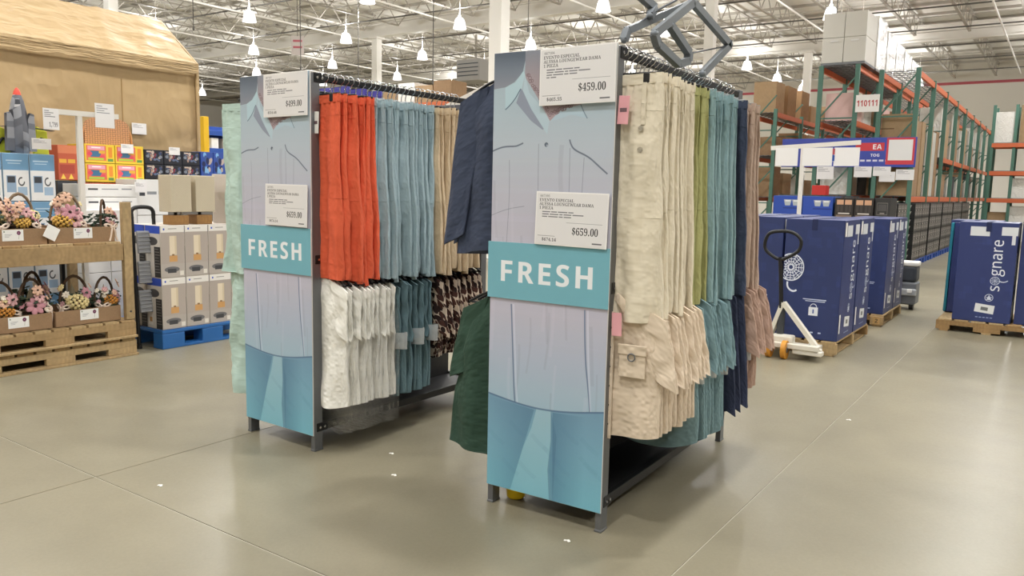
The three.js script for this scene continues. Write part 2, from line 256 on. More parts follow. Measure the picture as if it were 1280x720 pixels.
function makeRack(label, x, z, rot, L, panelLabel) {
  const t = thing('clothing_rack', label, 'clothing rack', [x, 0, z], rot);
  const posts = [[-.016, -.035], [-RW + .016, -.035], [-.016, -L], [-RW + .016, -L]];
  for (const [px, pz] of posts) { const p = obj('post', [rbox(.03, RH - .01, .06, px, (RH - .01) / 2, pz, .003)], M.greyMetal, t); obj('foot', rbox(.034, .012, .064, px, .006, pz, .003), M.greyMetal, p); }
  for (const px of [-.016, -RW + .016]) {
    obj('hanging_bar', [rbox(.02, .036, L - .05, px, 2.062, -L / 2 - .03, .006)], M.blackMetal, t);
    obj('hanging_bar', [rbox(.02, .032, L - .05, px, 1.085, -L / 2 - .03, .006)], M.blackMetal, t);
    obj('bottom_rail', [rbox(.03, .045, L - .06, px, .135, -L / 2 - .03, .004)], M.blackMetal, t);
    for (const y of [2.062, 1.085, .135]) { const b = obj('bracket', rbox(.036, .05, .075, px, y, -.06, .003), M.blackMetal, t); for (const dz of [-.015, .018]) { obj('bolt', cyl(.007, .007, .008, px + (px > -.3 ? .02 : -.02), y, -.06 + dz, 10, 0, 0, Math.PI / 2), M.chrome, b); } }
  }
  obj('divider_panel', span(-RW / 2 - .006, -RW / 2 + .006, .12, 2.0, -.07, -L + .02), M.black, t);
  obj('base_shelf', span(-RW + .03, -.03, .125, .14, -.07, -L + .02), M.black, t);
  for (const pz of [-.035, -L]) for (const y of [.135, 2.05]) obj('cross_rail', rbox(RW - .06, .04, .03, -RW / 2, y, pz, .003), M.greyMetal, t);
  const H = RH - .092;
  const p = obj('end_panel', [rbox(RW, H, .006, -RW / 2, .092 + H / 2, 0, .002)], M.paperGrey, t); p.userData.label = panelLabel;
  const pr = obj('printed_poster', plane(RW - .004, H - .004, -RW / 2, .092 + H / 2, .0045), PH(0xffffff, .55, { map: panelTex, clearcoat: .12, clearcoatRoughness: .35 }), p);
  const s = obj('headline_strip', rbox(RW + .012, .258, .004, -RW / 2 - .002, .092 + H * (1 - .4835), .009, .001), M.paper, p);
  s.rotation.z = 0; 
  obj('headline_print', plane(RW + .012, .258, -RW / 2 - .002, .092 + H * (1 - .4835), .0122), PH(0xffffff, .5, { map: stripTex, clearcoat: .12, clearcoatRoughness: .35 }), p);
  t.updateMatrixWorld(true);
  return t;
}
const RA = { x: -3.3543, z: -2.9142, r: -.0203, L: 1.52 }, RB = { x: -1.557, z: -2.9632, r: .028, L: 1.62 };
makeRack('grey steel double-bar clothing rack with orange trousers and a teal FRESH end panel', RA.x, RA.z, RA.r, RA.L, 'tall poster of a pale blue shirt');
makeRack('grey steel double-bar clothing rack with cream trousers and a teal FRESH end panel', RB.x, RB.z, RB.r, RB.L, 'tall poster of a pale blue shirt');
// place something in a rack's own frame (x from its outer edge, z back from the panel)
function inRack(K, x, y, z) { const c = Math.cos(K.r), s = Math.sin(K.r); return [K.x + x * c + z * s, y, K.z - x * s + z * c]; }
// price signs in clear sleeves, stuck on the panels
function priceSign(K, u0, u1, v0, v1, tilt, label, tex) {
  const H = RH - .092, w = (u1 - u0) * RW, h = (v1 - v0) * H, p = inRack(K, -RW + (u0 + u1) / 2 * RW, .092 + H * (1 - (v0 + v1) / 2), .0175);
  const t = thing('price_sign', label, 'price sign', p, K.r);
  const a = obj('sleeve', rbox(w + .012, h + .012, .003, 0, 0, 0, .001), M.sleeve, t); const b = obj('price_print', plane(w, h, 0, 0, .0022), PH(0xffffff, .5, { map: tex, clearcoat: 1, clearcoatRoughness: .04 }), t);
  t.rotation.z = tilt; t.rotation.order = 'YXZ'; t.rotation.x = -.02; return t;
}
const TXT = ['EVENTO ESPECIAL', 'ALYSSA LOUNGEWEAR DAMA', '1 PIEZA'], SM = [[60, 44, 70, 38], [50, 66, 24, 58, 80], [40, 72, 30, 54]];
priceSign(RB, .42, .995, .004, .117, .012, 'upper white price card on the panel beside the cream trousers, $459.00', priceTex('667104', TXT, [...SM, [22, 40]], '$459.00', '$465.55'));
priceSign(RB, .414, .975, .307, .417, -.012, 'lower white price card above FRESH beside the cream trousers, $659.00', priceTex('667395', TXT, SM, '$659.00', '$674.14'));
priceSign(RA, .397, .985, .004, .115, .004, 'upper white price card on the panel beside the orange trousers, $499.00', priceTex('667103', TXT, SM, '$499.00', '$516.68'));
priceSign(RA, .396, .968, .304, .413, -.008, 'lower white price card above FRESH beside the orange trousers, $659.00', priceTex('667395', TXT, SM, '$659.00', '$674.14'));

// ---------- garments ----------
const ORD = ['first', 'second', 'third', 'fourth', 'fifth', 'sixth', 'seventh', 'eighth', 'ninth', 'tenth', 'eleventh', 'twelfth', 'thirteenth'];
const C = { cream: cloth(0xe0d6c0), olive: cloth(0xa5a56e), teal: cloth(0x84a0a4), navy: cloth(0x394257), taupe: cloth(0xb39c8c), orange: cloth(0xdb5f3d), sky: cloth(0x9bafb5), sand: cloth(0xcdb797), mint: cloth(0xb6cdc3), forest: cloth(0x2c4739), tealDark: cloth(0x657f86), white: cloth(0xf4f2ea, { bumpMap: T.wrinkle }), shirtCream: cloth(0xdac9b3, { bumpMap: T.wrinkle }), shirtTaupe: cloth(0xb09383, { bumpMap: T.wrinkle }), shirtTeal: cloth(0x769297, { bumpMap: T.wrinkle }), violet: cloth(0x5a55a8), shirtNavy: cloth(0x2b334b, { bumpMap: T.vfold }) };
C.animal = cloth(0xffffff, { map: (() => { const t = canvasTex(512, 512, (g, W, H) => { g.fillStyle = '#d9c6b2'; g.fillRect(0, 0, W, H); const r = rng(31); for (let i = 0; i < 210; i++) { const x = r() * W, y = r() * H, a = r() * 3.14; g.fillStyle = r() < .7 ? '#4a2a22' : '#2c1a18'; for (const dx of [-W, 0, W]) for (const dy of [-H, 0, H]) { g.save(); g.translate(x + dx, y + dy); g.rotate(a); g.beginPath(); g.ellipse(0, 0, 9 + 9 * r() * 0 + 6, 26, 0, 0, 7); g.fill(); g.restore(); } } }); t.wrapS = t.wrapT = THREE.RepeatWrapping; t.repeat.set(2.2, 2.2); return t; })() });
const sp = (x, p) => Math.sign(x) * Math.pow(Math.abs(x), p);
// one pair of wide trousers hung flat: waistband and two legs. Local origin: middle of the waist top; width along x, thin along z
const trouserGeo = {};
function trouserParts(kind, seed, len, hemW, curl = 0, FA = 1) {
  const leg = side => loft(60, 34, (u, v) => {
    const a = u * Math.PI * 2, s = seed * 3.7 + side * 9.1, hw = mix(.094, hemW / 2, smooth(0, 1, v)) + .013 * N3(v * 4, s, 1);
    let cx = side * mix(.092, hemW / 2 + .004, v) + .01 * N3(v * 2.2, s, 7);
    if (curl && side < 0) cx += curl * smooth(.72, 1, v) ;
    let w = hw; if (curl && side < 0) w *= 1 - .45 * smooth(.7, 1, v);
    const th = mix(.008, .019, smooth(0, .35, v)) * (1 + .35 * N3(v * 4, s, 3));
    const X = cx + w * sp(Math.cos(a), .75);
    const f = smooth(.02, .3, v);
    const fold = FA * f * (.65 + .6 * v) * (.011 * Math.sin(X * 34 + seed * 2.1 + 2.2 * N3(v * 2.5, s, 5)) + .013 * N3(X * 11, v * 3.5, s) + .005 * N3(X * 26, v * 16, s)) + .012 * f * N3(v * 1.3, seed * 5.3, 2);
    const pleat = (1 - smooth(.05, .25, v)) * .004 * Math.sin(X * 150 + seed) + .0045 * smooth(.04, .2, v) * (.5 + .7 * v) * Math.sin(X * 88 + seed * 4 + 1.5 * N3(v * 1.5, s, 9));
    return [X, -.035 - v * (len - .035) + .006 * N3(X * 8, seed, v), th * sp(Math.sin(a), .6) + fold + pleat];
  }, .5, len);
  const band = loft(64, 4, (u, v) => { const a = u * Math.PI * 2, X = .188 * sp(Math.cos(a), .8); return [X, -v * .042 - .006 * Math.cos(X * 9), .0105 * sp(Math.sin(a), .6) + .0028 * Math.sin(X * 170 + seed * 3)]; }, .5, .05);
  return { legL: leg(-1), legR: leg(1), band };
}
const trouserSets = [0, 1, 2, 3].map(s => trouserParts('t', s + 1, .99 + .012 * s, .205 + .012 * (s % 3))), frontSet = trouserParts('f', 8, 1.03, .225, .09), longMint = trouserParts('m', 11, 1.02, .2, 0, 2.2);
const TROUSER_TOP = 1.975;
const hangerGeo = { hook: merged([tube([V(0, -.075, 0), V(0, -.03, 0), V(.012, -.008, 0), V(.03, .004, 0), V(.028, .028, 0), V(.004, .038, 0), V(-.022, .028, 0), V(-.026, .008, 0)], .0032, 18, 5)]), bar: merged([rbox(.36, .014, .012, 0, -.082, 0, .004)]), clip: merged([rbox(.03, .045, .03, 0, -.1, 0, .007)]) };
const shoulderGeo = merged([tube([V(-.2, -.14, 0), V(-.1, -.09, 0), V(0, -.07, 0), V(.1, -.09, 0), V(.2, -.14, 0)], .007, 14, 6), tube([V(-.2, -.14, 0), V(0, -.145, 0), V(.2, -.14, 0)], .006, 6, 6)]);
const clearPlastic = PH(0xeef1f2, .1, { transmission: .7, thickness: 0 });
function clipHanger(K, x, y, z, turn, label, group, clear) {
  const t = thing('clip_hanger', label, 'hanger', inRack(K, x, y, z), K.r + turn, group);
  inst('hook', hangerGeo.hook, M.chrome, t); inst('clamp_bar', hangerGeo.bar, clear ? clearPlastic : M.black, t);
  for (const s of [-1, 1]) { const c = inst('clip', hangerGeo.clip, clear ? clearPlastic : M.black, t); c.position.x = s * .12; }
  return t;
}
function shoulderHanger(K, x, y, z, turn, label, group) { const t = thing('shirt_hanger', label, 'hanger', inRack(K, x, y, z), K.r + turn, group); inst('hook', hangerGeo.hook, M.chrome, t); inst('shoulder_bar', shoulderGeo, M.black, t); return t; }
const pinkTag = S(0xe8a9b0, .7);
function trousers(K, x, y, z, turn, set, mat, label, group, o = {}) {
  const t = thing('trousers', label, 'trousers', inRack(K, x, y, z), K.r + turn, group);
  inst('waistband', set.band, mat, t); inst('trouser_leg', set.legL, mat, t); inst('trouser_leg', set.legR, mat, t);
  if (o.fly) { obj('fly_placket', rbox(.02, .17, .004, .118, -.125, .022, .002), mat, t); for (const yy of [-.225, -.31]) obj('button', cyl(.011, .011, .004, .112, yy, .03, 14, Math.PI / 2), mat, t); }
  if (o.tag) { const g = obj('price_tag', rbox(.048, .115, .002, -.02 + .06, -.15, .046, .001, 0, 0, -.05), o.tag === 2 ? M.paper : pinkTag, t); g.userData.label = 'pink swing tag'; obj('tag_print', [box(.03, .016, .001, .04, -.15, .0476)], S(0x70585e, .8), g); }
  return t;
}
const HANG = 'clip hangers on the upper bar';
function trouserRow(K, xBar, z0, dz, n, mat, label, group, hl, seed, o = {}) {
  const r = rng(seed);
  for (let i = 0; i < n; i++) {
    const z = z0 - i * dz + (i && !o.exact ? .008 * (r() - .5) : 0), turn = (r() - .5) * .16, dx = (r() - .5) * .03, top = TROUSER_TOP + (r() - .5) * .012;
    clipHanger(K, xBar + dx * .5, 2.056, z, turn, n > 1 ? hl.replace('carrying', 'carrying the ' + ORD[i] + ' pair of') : hl, HANG + ' over the ' + group, o.clear);
    if (i === 0 && o.first) trousers(K, xBar + dx, top, z, o.firstTurn ?? turn, o.firstSet ?? trouserSets[0], mat, o.first, undefined, { tag: 1, ...o.firstOpt });
    else trousers(K, xBar + dx, top, z, turn, trouserSets[(i + seed) % 4], mat, (n > 1 ? ORD[i] + ' pair of ' : '') + label, group);
  }
}
const BAR = -.016, BARL = -RW + .016;
trouserRow(RB, BAR, -.06, .047, 9, C.cream, 'cream trousers counted from the FRESH panel', 'row of cream trousers', 'black clip hanger carrying cream trousers', 41, { first: 'cream wide-leg trousers with a pink tag beside the FRESH panel', firstSet: frontSet, firstOpt: { fly: 1 }, firstTurn: .04 });
trouserRow(RB, BAR, -.505, .062, 3, C.olive, 'olive trousers counted from the cream ones', 'row of olive trousers', 'black clip hanger carrying olive trousers', 43);
trouserRow(RB, BAR, -.69, .05, 9, C.teal, 'teal trousers counted from the olive ones', 'row of teal trousers', 'clear clip hanger carrying teal trousers', 45, { clear: 1 });
trouserRow(RB, BAR, -1.17, .05, 1, C.navy, 'single navy trousers between the teal and the taupe pairs', 'navy trousers on the upper bar', 'clear clip hanger carrying navy trousers', 46, { clear: 1 });
trouserRow(RB, BAR, -1.26, .065, 4, C.taupe, 'taupe trousers counted from the navy pair', 'row of taupe trousers', 'clear clip hanger carrying taupe trousers', 47, { clear: 1 });
trouserRow(RA, BAR, -.075, .036, 7, C.orange, 'bright orange trousers counted from the FRESH panel', 'row of orange trousers', 'black clip hanger carrying orange trousers', 51, { first: 'bright orange trousers with a white tag beside the FRESH panel', firstOpt: { tag: 2 } });
trouserRow(RA, BAR, -.345, .04, 12, C.sky, 'pale blue trousers counted from the orange ones', 'row of pale blue trousers', 'clear clip hanger carrying pale blue trousers', 52, { clear: 1 });
trouserRow(RA, BAR, -.84, .045, 9, C.sand, 'sand beige trousers counted from the pale blue ones', 'row of sand trousers', 'black clip hanger carrying sand trousers', 53);
// the far side of the orange rack: mint trousers on two levels, violet ones behind the orange
trousers(RA, BARL - .05, 1.965, -.1, .05, longMint, C.mint, 'mint green trousers on the upper bar behind the poster panel', undefined).scale.x = 1.42; clipHanger(RA, BARL, 2.066, -.1, 0, 'black clip hanger carrying upper mint trousers', undefined);
trousers(RA, BARL - .05, .99, -.11, -.06, trouserParts('m', 12, .80, .2, 0, 2.2), C.mint, 'mint green trousers on the lower bar behind the poster panel', undefined).scale.x = 1.45; clipHanger(RA, BARL, 1.088, -.11, 0, 'black clip hanger carrying lower mint trousers', undefined);
for (let i = 0; i < 3; i++) { trousers(RA, BARL - .02, 2.115, -.68 - i * .13, .05 * (i - 1), trouserSets[i], C.violet, ORD[i] + ' pair of violet trousers draped high over the far bar', 'violet trousers on the far bar'); }

// ---------- shirts: body, sleeves, collar, pocket. Origin at the collar; hangs down along -y ----------
function shirtGeo(seed, { w = .22, len = .66, drop = .07, hem = .235, sl = .27, sw = .085, spread = .12, st = .012, th = .024, curveHem = .02, FA = 1 }) {
  const top = X => -drop * Math.pow(clamp(Math.abs(X) / w, 0, 1), 1.3);
  const body = loft(56, 30, (u, v) => {
    const a = u * Math.PI * 2, c = sp(Math.cos(a), .8), W = mix(w * .93, hem, smooth(0, .9, v)) + .008 * N3(v * 4, seed * 2.3, 1), X = W * c;
    const t = th * mix(.35, 1, smooth(0, .15, v)) * (1 + .3 * N3(X * 6, v * 3, seed));
    const f = smooth(.05, .3, v), fold = FA * f * (.009 * Math.sin(X * 27 + seed * 1.7 + N3(v * 2, seed, 3) * 2) + .012 * N3(X * 7, v * 3, seed * 3.1));
    const y = mix(top(X), -len + curveHem * Math.pow(Math.abs(c), 2) + .012 * N3(X * 5, seed, 9), v);
    return [X, y, t * sp(Math.sin(a), .65) + fold];
  }, .9, len);
  const sleeve = s => loft(28, 20, (u, v) => {
    const a = u * Math.PI * 2, W = mix(sw, sw * .72, v) * (1 + .08 * N3(v * 6, seed, s * 4)), cx = s * (w * .93 - sw * .55 + spread * (v * .85 + .15 * Math.sin(v * 3)) + .05 * v), y0 = -drop * .62;
    const X = cx + W * sp(Math.cos(a), .85);
    const crease = (.004 * Math.sin(v * 9 + seed * 2 + X * 55) + .009 * N3(X * 14, v * 4, seed + s)) * smooth(.1, .5, v);
    return [X, y0 - v * sl - (Math.abs(X) - w * .8) * .45 * (1 - v) + .01 * N3(X * 8, v * 5, seed) + .03 * v * Math.cos(a) * -s, st * mix(.6, 1.15, v) * sp(Math.sin(a), .7) + crease + .01 * N3(v * 3, seed, 6 + s) + .012];
  }, .3, sl);
  const collar = merged([-1, 1].map(s => loft(16, 8, (u, v) => { const a = u * Math.PI * 2; return [s * mix(.012, .075, v) + .006 * Math.cos(a), .03 - .055 * v * v - .03 * (1 - Math.cos(a)) * .5 * (1 + v), .02 + .018 * Math.sin(v * 3) + .006 * Math.sin(a)]; }, .1, .1)));
  return { body, sl: sleeve(-1), sr: sleeve(1), collar };
}
function shirt(K, x, y, z, turn, G, mat, name, label, group, o = {}) {
  const t = thing(name, label, o.cat ?? 'shirt', inRack(K, x, y, z), K.r + turn, group);
  inst('body', G.body, mat, t); inst('sleeve', G.sl, mat, t); inst('sleeve', G.sr, mat, t); if (!o.noCollar) inst('collar', G.collar, mat, t);
  if (o.pocket) {
    for (const s of [-1, 1]) {
      const p = obj('pocket', rbox(.12, .13, .006, s * .105, -.26, .041, .003), mat, t); obj('pocket_flap', rbox(.128, .045, .008, s * .105, -.205, .046, .004, .05), mat, p);
      obj('ring', place(new THREE.TorusGeometry(.016, .0032, 6, 16), s * .105, -.236, .053), M.greyMetal, p);
    }
    obj('placket', rbox(.034, .56, .006, 0, -.33, .036, .002), mat, t); for (let k = 0; k < 6; k++) obj('button', cyl(.006, .006, .004, 0, -.12 - k * .085, .041, 12, Math.PI / 2), M.black, t);
    const g = obj('price_tag', rbox(.045, .1, .002, .035, -.1, .058, .001, 0, 0, .03), pinkTag, t); g.userData.label = 'pink swing tag';
  }
  if (o.bag) inst('plastic_bag', o.bag, M.film, t);
  if (o.band) inst('plastic_band', o.band, bandMat, t);
  if (o.tie) inst('waist_tie', o.tie, mat, t);
  return t;
}
const bandMat = PH(0xeef0f0, .2, { transmission: .55, thickness: 0, bumpMap: T.film, bumpScale: .01 });
function shirtRow(K, xBar, yTop, z0, dz, n, mat, geos, name, label, group, hl, seed, o = {}) {
  const r = rng(seed);
  for (let i = 0; i < n; i++) {
    const z = z0 - i * dz + .008 * (r() - .5), turn = (r() - .5) * .12, dx = (r() - .5) * .025, dy = (r() - .5) * .02;
    shoulderHanger(K, xBar + dx * .4, 1.088, z, turn, hl.replace('inside a', 'inside the ' + ORD[i]).replace('inside the ' + ORD[i] + 'n', 'inside the ' + ORD[i]), 'shirt hangers over the ' + group);
    const own = i === 0 && o.first;
    shirt(K, xBar + dx, yTop + dy, z, own ? .05 : turn, geos[(i + seed) % geos.length], mat, name, own ? o.first : ORD[i] + ' ' + label, own ? undefined : group, { ...o, pocket: own && o.firstPocket, band: o.band && i % 3 === 0 ? o.band : null });
  }
}
const sgShort = [1, 2, 3].map(s => shirtGeo(s, { len: .60, sl: .3, spread: .035, hem: .225, sw: .08 })), sgTeal = [4, 5, 6].map(s => shirtGeo(s, { len: .78, sl: .32, hem: .24, spread: .03, curveHem: .06 })), sgNavy = [7, 8].map(s => shirtGeo(s, { len: .70, sl: .6, spread: .03, hem: .22, sw: .07 })), sgTaupe = [9, 10].map(s => shirtGeo(s, { len: .66, sl: .34, hem: .21, spread: .05 }));
const bandGeo = loft(40, 6, (u, v) => { const a = u * Math.PI * 2, X = .26 * sp(Math.cos(a), .8); return [X, -.36 - .1 * v + .02 * N3(X * 6, v, 3) + X * .12, .034 * sp(Math.sin(a), .6) + .006 * N3(X * 20, v * 4, 5)]; }, .6, .1, 0);
const tieGeo = merged([-1, 1].map(s => tube([V(.12, -.52, .04), V(.12 + s * .02, -.58, .05), V(.13 + s * .035, -.68, .045), V(.13 + s * .03, -.78, .04)], .01, 12, 6)));
shirtRow(RB, BAR, 1.03, -.075, .055, 9, C.shirtCream, sgShort, 'shirt', 'cream utility shirt counted from the FRESH panel', 'row of cream shirts', 'black shirt hanger inside a cream shirt', 61, { first: 'cream utility shirt with flap pocket and pink tag on lower bar', firstPocket: 1 });
shirtRow(RB, BAR, 1.03, -.58, .05, 8, C.shirtTeal, sgTeal, 'shirt', 'long teal blouse counted from the cream shirts', 'row of teal blouses', 'black shirt hanger inside a teal blouse', 62, { band: bandGeo, noCollar: 1, cat: 'blouse' });
shirtRow(RB, BAR, 1.03, -1.0, .05, 5, C.shirtNavy, sgNavy, 'shirt', 'navy blouse with waist ties counted from the teal blouses', 'row of navy blouses', 'black shirt hanger inside a navy blouse', 63, { noCollar: 1, tie: tieGeo, cat: 'blouse' });
shirtRow(RB, BAR, 1.03, -1.27, .055, 6, C.shirtTaupe, sgTaupe, 'shirt', 'taupe blouse counted from the navy blouses', 'row of taupe blouses', 'black shirt hanger inside a taupe blouse', 64, { noCollar: 1, band: bandGeo, cat: 'blouse' });
// long-sleeved ones on the other side of the cream rack
const sgLong = shirtGeo(21, { len: .80, sl: .68, w: .235, hem: .27, spread: .06, drop: .13, sw: .08, curveHem: -.03, FA: 1.7 }), sgLong2 = shirtGeo(22, { len: .80, sl: .36, w: .215, hem: .33, spread: .06, drop: .1, sw: .08, FA: 2 });
for (let i = 0; i < 3; i++) { shirt(RB, BARL - .0, 2.005, -.09 - i * .07, .06 - i * .03, sgLong, C.navy, 'shirt', i ? ORD[i] + ' navy long-sleeved blouse, hidden behind the front one' : 'navy long-sleeved blouse sticking out behind the FRESH poster', i ? 'navy blouses on the far bar' : undefined, { noCollar: 1, cat: 'blouse' }); shoulderHanger(RB, BARL, 2.07, -.09 - i * .07, 0, 'hanger inside the ' + ORD[i] + ' navy long-sleeved blouse', 'hangers in the navy blouses'); }
for (let i = 0; i < 3; i++) { shirt(RB, BARL - .0, 1.0, -.09 - i * .07, -.03 + i * .04, sgLong2, C.forest, 'shirt', i ? ORD[i] + ' dark green long-sleeved blouse, hidden behind the front one' : 'dark green long-sleeved blouse hanging below the navy one', i ? 'green blouses on the far bar' : undefined, { noCollar: 1, cat: 'blouse' }); shoulderHanger(RB, BARL, 1.088, -.09 - i * .07, 0, 'hanger inside the ' + ORD[i] + ' dark green long-sleeved blouse', 'hangers in the green blouses'); }
// lower bar of the orange rack: bagged white, teal, animal print
const sgWhite = [31, 32, 33].map(s => shirtGeo(s, { len: .73, sl: .27, hem: .2, spread: -.035, w: .21, sw: .08, st: .009, FA: 1.6 })), sgSlim = [34, 35, 36].map(s => shirtGeo(s, { len: .74, sl: .33, hem: .2, spread: -.03, w: .2, sw: .08, FA: 1.4 })), sgAnimal = [37, 38].map(s => shirtGeo(s, { len: .56, sl: .34, hem: .19, spread: .03, w: .19, sw: .08 }));
const bagGeo = loft(44, 22, (u, v) => { const a = u * Math.PI * 2, c = sp(Math.cos(a), .8), W = mix(.2, .245, smooth(0, .3, v)) + .012 * N3(v * 9, 3, Math.cos(a)), X = W * c; return [X, -.05 * Math.abs(c) * (1 - v) - v * .85 + .03 * N3(X * 9, v, 2), (.03 * (1 + .4 * N3(X * 12, v * 8, 1))) * sp(Math.sin(a), .7) + .008 * N3(X * 10, v * 6, 7)]; }, .6, .8);
shirtRow(RA, BAR, .985, -.085, .04, 10, C.white, sgWhite, 'shirt', 'plastic-bagged white blouse counted from the FRESH panel', 'row of bagged white blouses', 'black shirt hanger inside a white blouse', 71, { noCollar: 1, bag: bagGeo, cat: 'blouse' });
shirtRow(RA, BAR, .985, -.50, .045, 7, C.tealDark, sgSlim, 'shirt', 'dusty teal blouse counted from the bagged white ones', 'row of dusty teal blouses', 'black shirt hanger inside a dusty teal blouse', 72, { band: bandGeo, cat: 'blouse' });
shirtRow(RA, BAR, .985, -.85, .05, 9, C.animal, sgAnimal, 'shirt', 'animal print blouse counted from the dusty teal ones', 'row of animal print blouses', 'black shirt hanger inside an animal print blouse', 73, { noCollar: 1, cat: 'blouse' });

// ---------- grey folding frame stood on top of the cream rack ----------
{
  const t = thing('folding_frame', 'grey plastic folding frame of angular loops on top of the rack bars', 'frame', [0, 0, 0]);
  const m = S(0x767c82, .42, { metalness: .25 });
  const Pt = (px, py, X) => onX(px, py, X);
  const strip = (name, pts, w, h) => { const g = []; for (let i = 0; i < pts.length - 1; i++) g.push(bar(pts[i], pts[i + 1], w, h)); for (const p of pts) g.push(ball(Math.max(w, h) * .5, p.x, p.y, p.z, 1, 1, 1, 1)); return obj(name, g, m, t); };
  strip('loop', [Pt(818, 42, -1.5), Pt(866, 3, -1.5), Pt(912, 56, -1.5), Pt(878, 92, -1.5)], .025, .036);
  strip('loop', [Pt(818, 42, -1.5), Pt(822, 56, -1.5), Pt(848, 80, -1.5), Pt(860, 76, -1.5), Pt(861, 66, -1.5), Pt(838, 32, -1.5)], .03, .034);
  strip('arm', [Pt(780, 50, -1.62), Pt(784, 38, -1.62), Pt(812, 26, -1.62), Pt(866, 3, -1.55)], .03, .03);
  strip('arm', [Pt(800, -6, -1.62), Pt(818, 10, -1.62), Pt(812, 20, -1.6)], .03, .034);
  obj('wire', tube([Pt(861, 67, -1.5), Pt(912, 57, -1.5)], .004, 4, 6), M.darkMetal, t);
  obj('wire', tube([Pt(782, 42, -1.62), Pt(820, 14, -1.6), Pt(846, 0, -1.58)], .005, 8, 6), M.darkMetal, t);
}
{ const t = thing('yellow_tub', 'small yellow plastic tub on the floor under the cream rack', 'tub', [-2.085, 0, -3.075]); obj('tub', lathe([[0, .004], [.038, .004], [.045, .012], [.052, .1], [.056, .105], [.05, .105], [.04, .02], [0, .02]], 24), S(0xe6c411, .5), t); obj('rim', place(new THREE.TorusGeometry(.054, .004, 8, 24), 0, .104, 0, Math.PI / 2), S(0xe6c411, .5), t); }
for (const [px, py] of [[489, 567], [492, 594], [200, 607], [708, 676], [1060, 525]]) { const p = onY(px, py, 0); const o = obj('paper_scrap', [box(.022, .002, .012, 0, .0025, 0, 0, .4, .05), box(.012, .002, .014, .012, .004, .002, .3, 1, 0)], M.paper); o.position.copy(p); tag(o, 'tiny white scrap of paper on the concrete floor', 'paper scrap', 'paper scraps on the floor'); }
// ================= pallets, cartons =================
const WOODS = [M.wood, M.woodB, M.woodC, M.wood];
function pallet(name, label, [x, y, z], turn, w, d, h, o = {}) {       // w along x, d along z, boards run along z (o.alongX: along x)
  const t = thing(name, label, 'pallet', [x, y, z], turn, o.group); const r = rng(Math.round((x * 31 + z * 17) * 10) + 5000);
  const bt = .018, n = o.n ?? 6, mats = o.mats ?? WOODS;
  for (let i = 0; i < n; i++) { const px = -w / 2 + (i + .5) * w / n; obj('deck_board', rbox(w / n * (.78 + .12 * r()), bt, d, px, h - bt / 2, 0, .003, 0, (r() - .5) * .01), mats[Math.floor(r() * 4)], t); }
  for (const k of [-1, 0, 1]) { const zz = k * (d / 2 - .022), sh = h - 2 * bt;      // notched stringers
    const g = [rbox(w, sh * .5, .04, 0, bt + sh * .75, zz, .003)]; for (const [a, b] of [[-.5, -.36], [-.13, .13], [.36, .5]]) g.push(rbox((b - a) * w, sh * .5, .04, (a + b) / 2 * w, bt + sh * .25, zz, .003));
    obj('stringer', g, mats[Math.floor(r() * 4)], t); }
  for (const k of [-.42, 0, .42]) obj('bottom_board', rbox(.09, bt, d, k * w, bt / 2, 0, .003), mats[Math.floor(r() * 4)], t);
  return t;
}
function printPlane(parent, name, w, h, x, y, z, ry, tex, rough = .55) { return obj(name, plane(w, h, x, y, z, 0, ry), PH(0xffffff, rough, { map: tex, clearcoat: .2, clearcoatRoughness: .3 }), parent); }
const faceMats = new Map(); function faceMat(tex) { if (!faceMats.has(tex)) faceMats.set(tex, PH(0xffffff, .5, { map: tex, clearcoat: .2, clearcoatRoughness: .3 })); return faceMats.get(tex); }
// carton: origin at the middle of its bottom; faces: {px, nx, pz, nz} -> texture
function carton(name, label, cat, group, [x, y, z], [w, h, d], mat, faces = {}, turn = 0, extra) {
  const t = thing(name, label, cat, [x, y, z], turn, group); obj('body', rbox(w, h, d, 0, h / 2, 0, .004), mat, t);
  const e = .0015;
  if (faces.px) obj('printed_side', plane(d - .008, h - .008, w / 2 + e, h / 2, 0, 0, Math.PI / 2), faceMat(faces.px), t);
  if (faces.pz) obj('printed_front', plane(w - .008, h - .008, 0, h / 2, d / 2 + e, 0, 0), faceMat(faces.pz), t);
  if (extra) extra(t, w, h, d);
  return t;
}
// price card with a few lines of print, standing or hung, facing +x
function cardTex(price, hue = '#55555c') { return canvasTex(128, 96, (g, W, H) => { g.fillStyle = '#eceaea'; g.fillRect(0, 0, W, H); g.fillStyle = hue; for (let i = 0; i < 4; i++) g.fillRect(8, 8 + i * 9, 40 + ((i * 37) % 60), 3); g.font = 'bold 30px serif'; g.textAlign = 'right'; g.fillText(price, W - 8, 84); }); }
const CARD2 = cardTex('', '#8a8a90');
function card(label, p, w, h, ry, tex = CARD2, group) { const t = thing('price_card', label, 'price card', [p.x, p.y, p.z], ry, group); obj('sleeve', rbox(w + .008, h + .008, .003, 0, 0, 0, .001), M.sleeve, t); obj('card_print', plane(w, h, 0, 0, .0022), faceMat(tex), t); return t; }

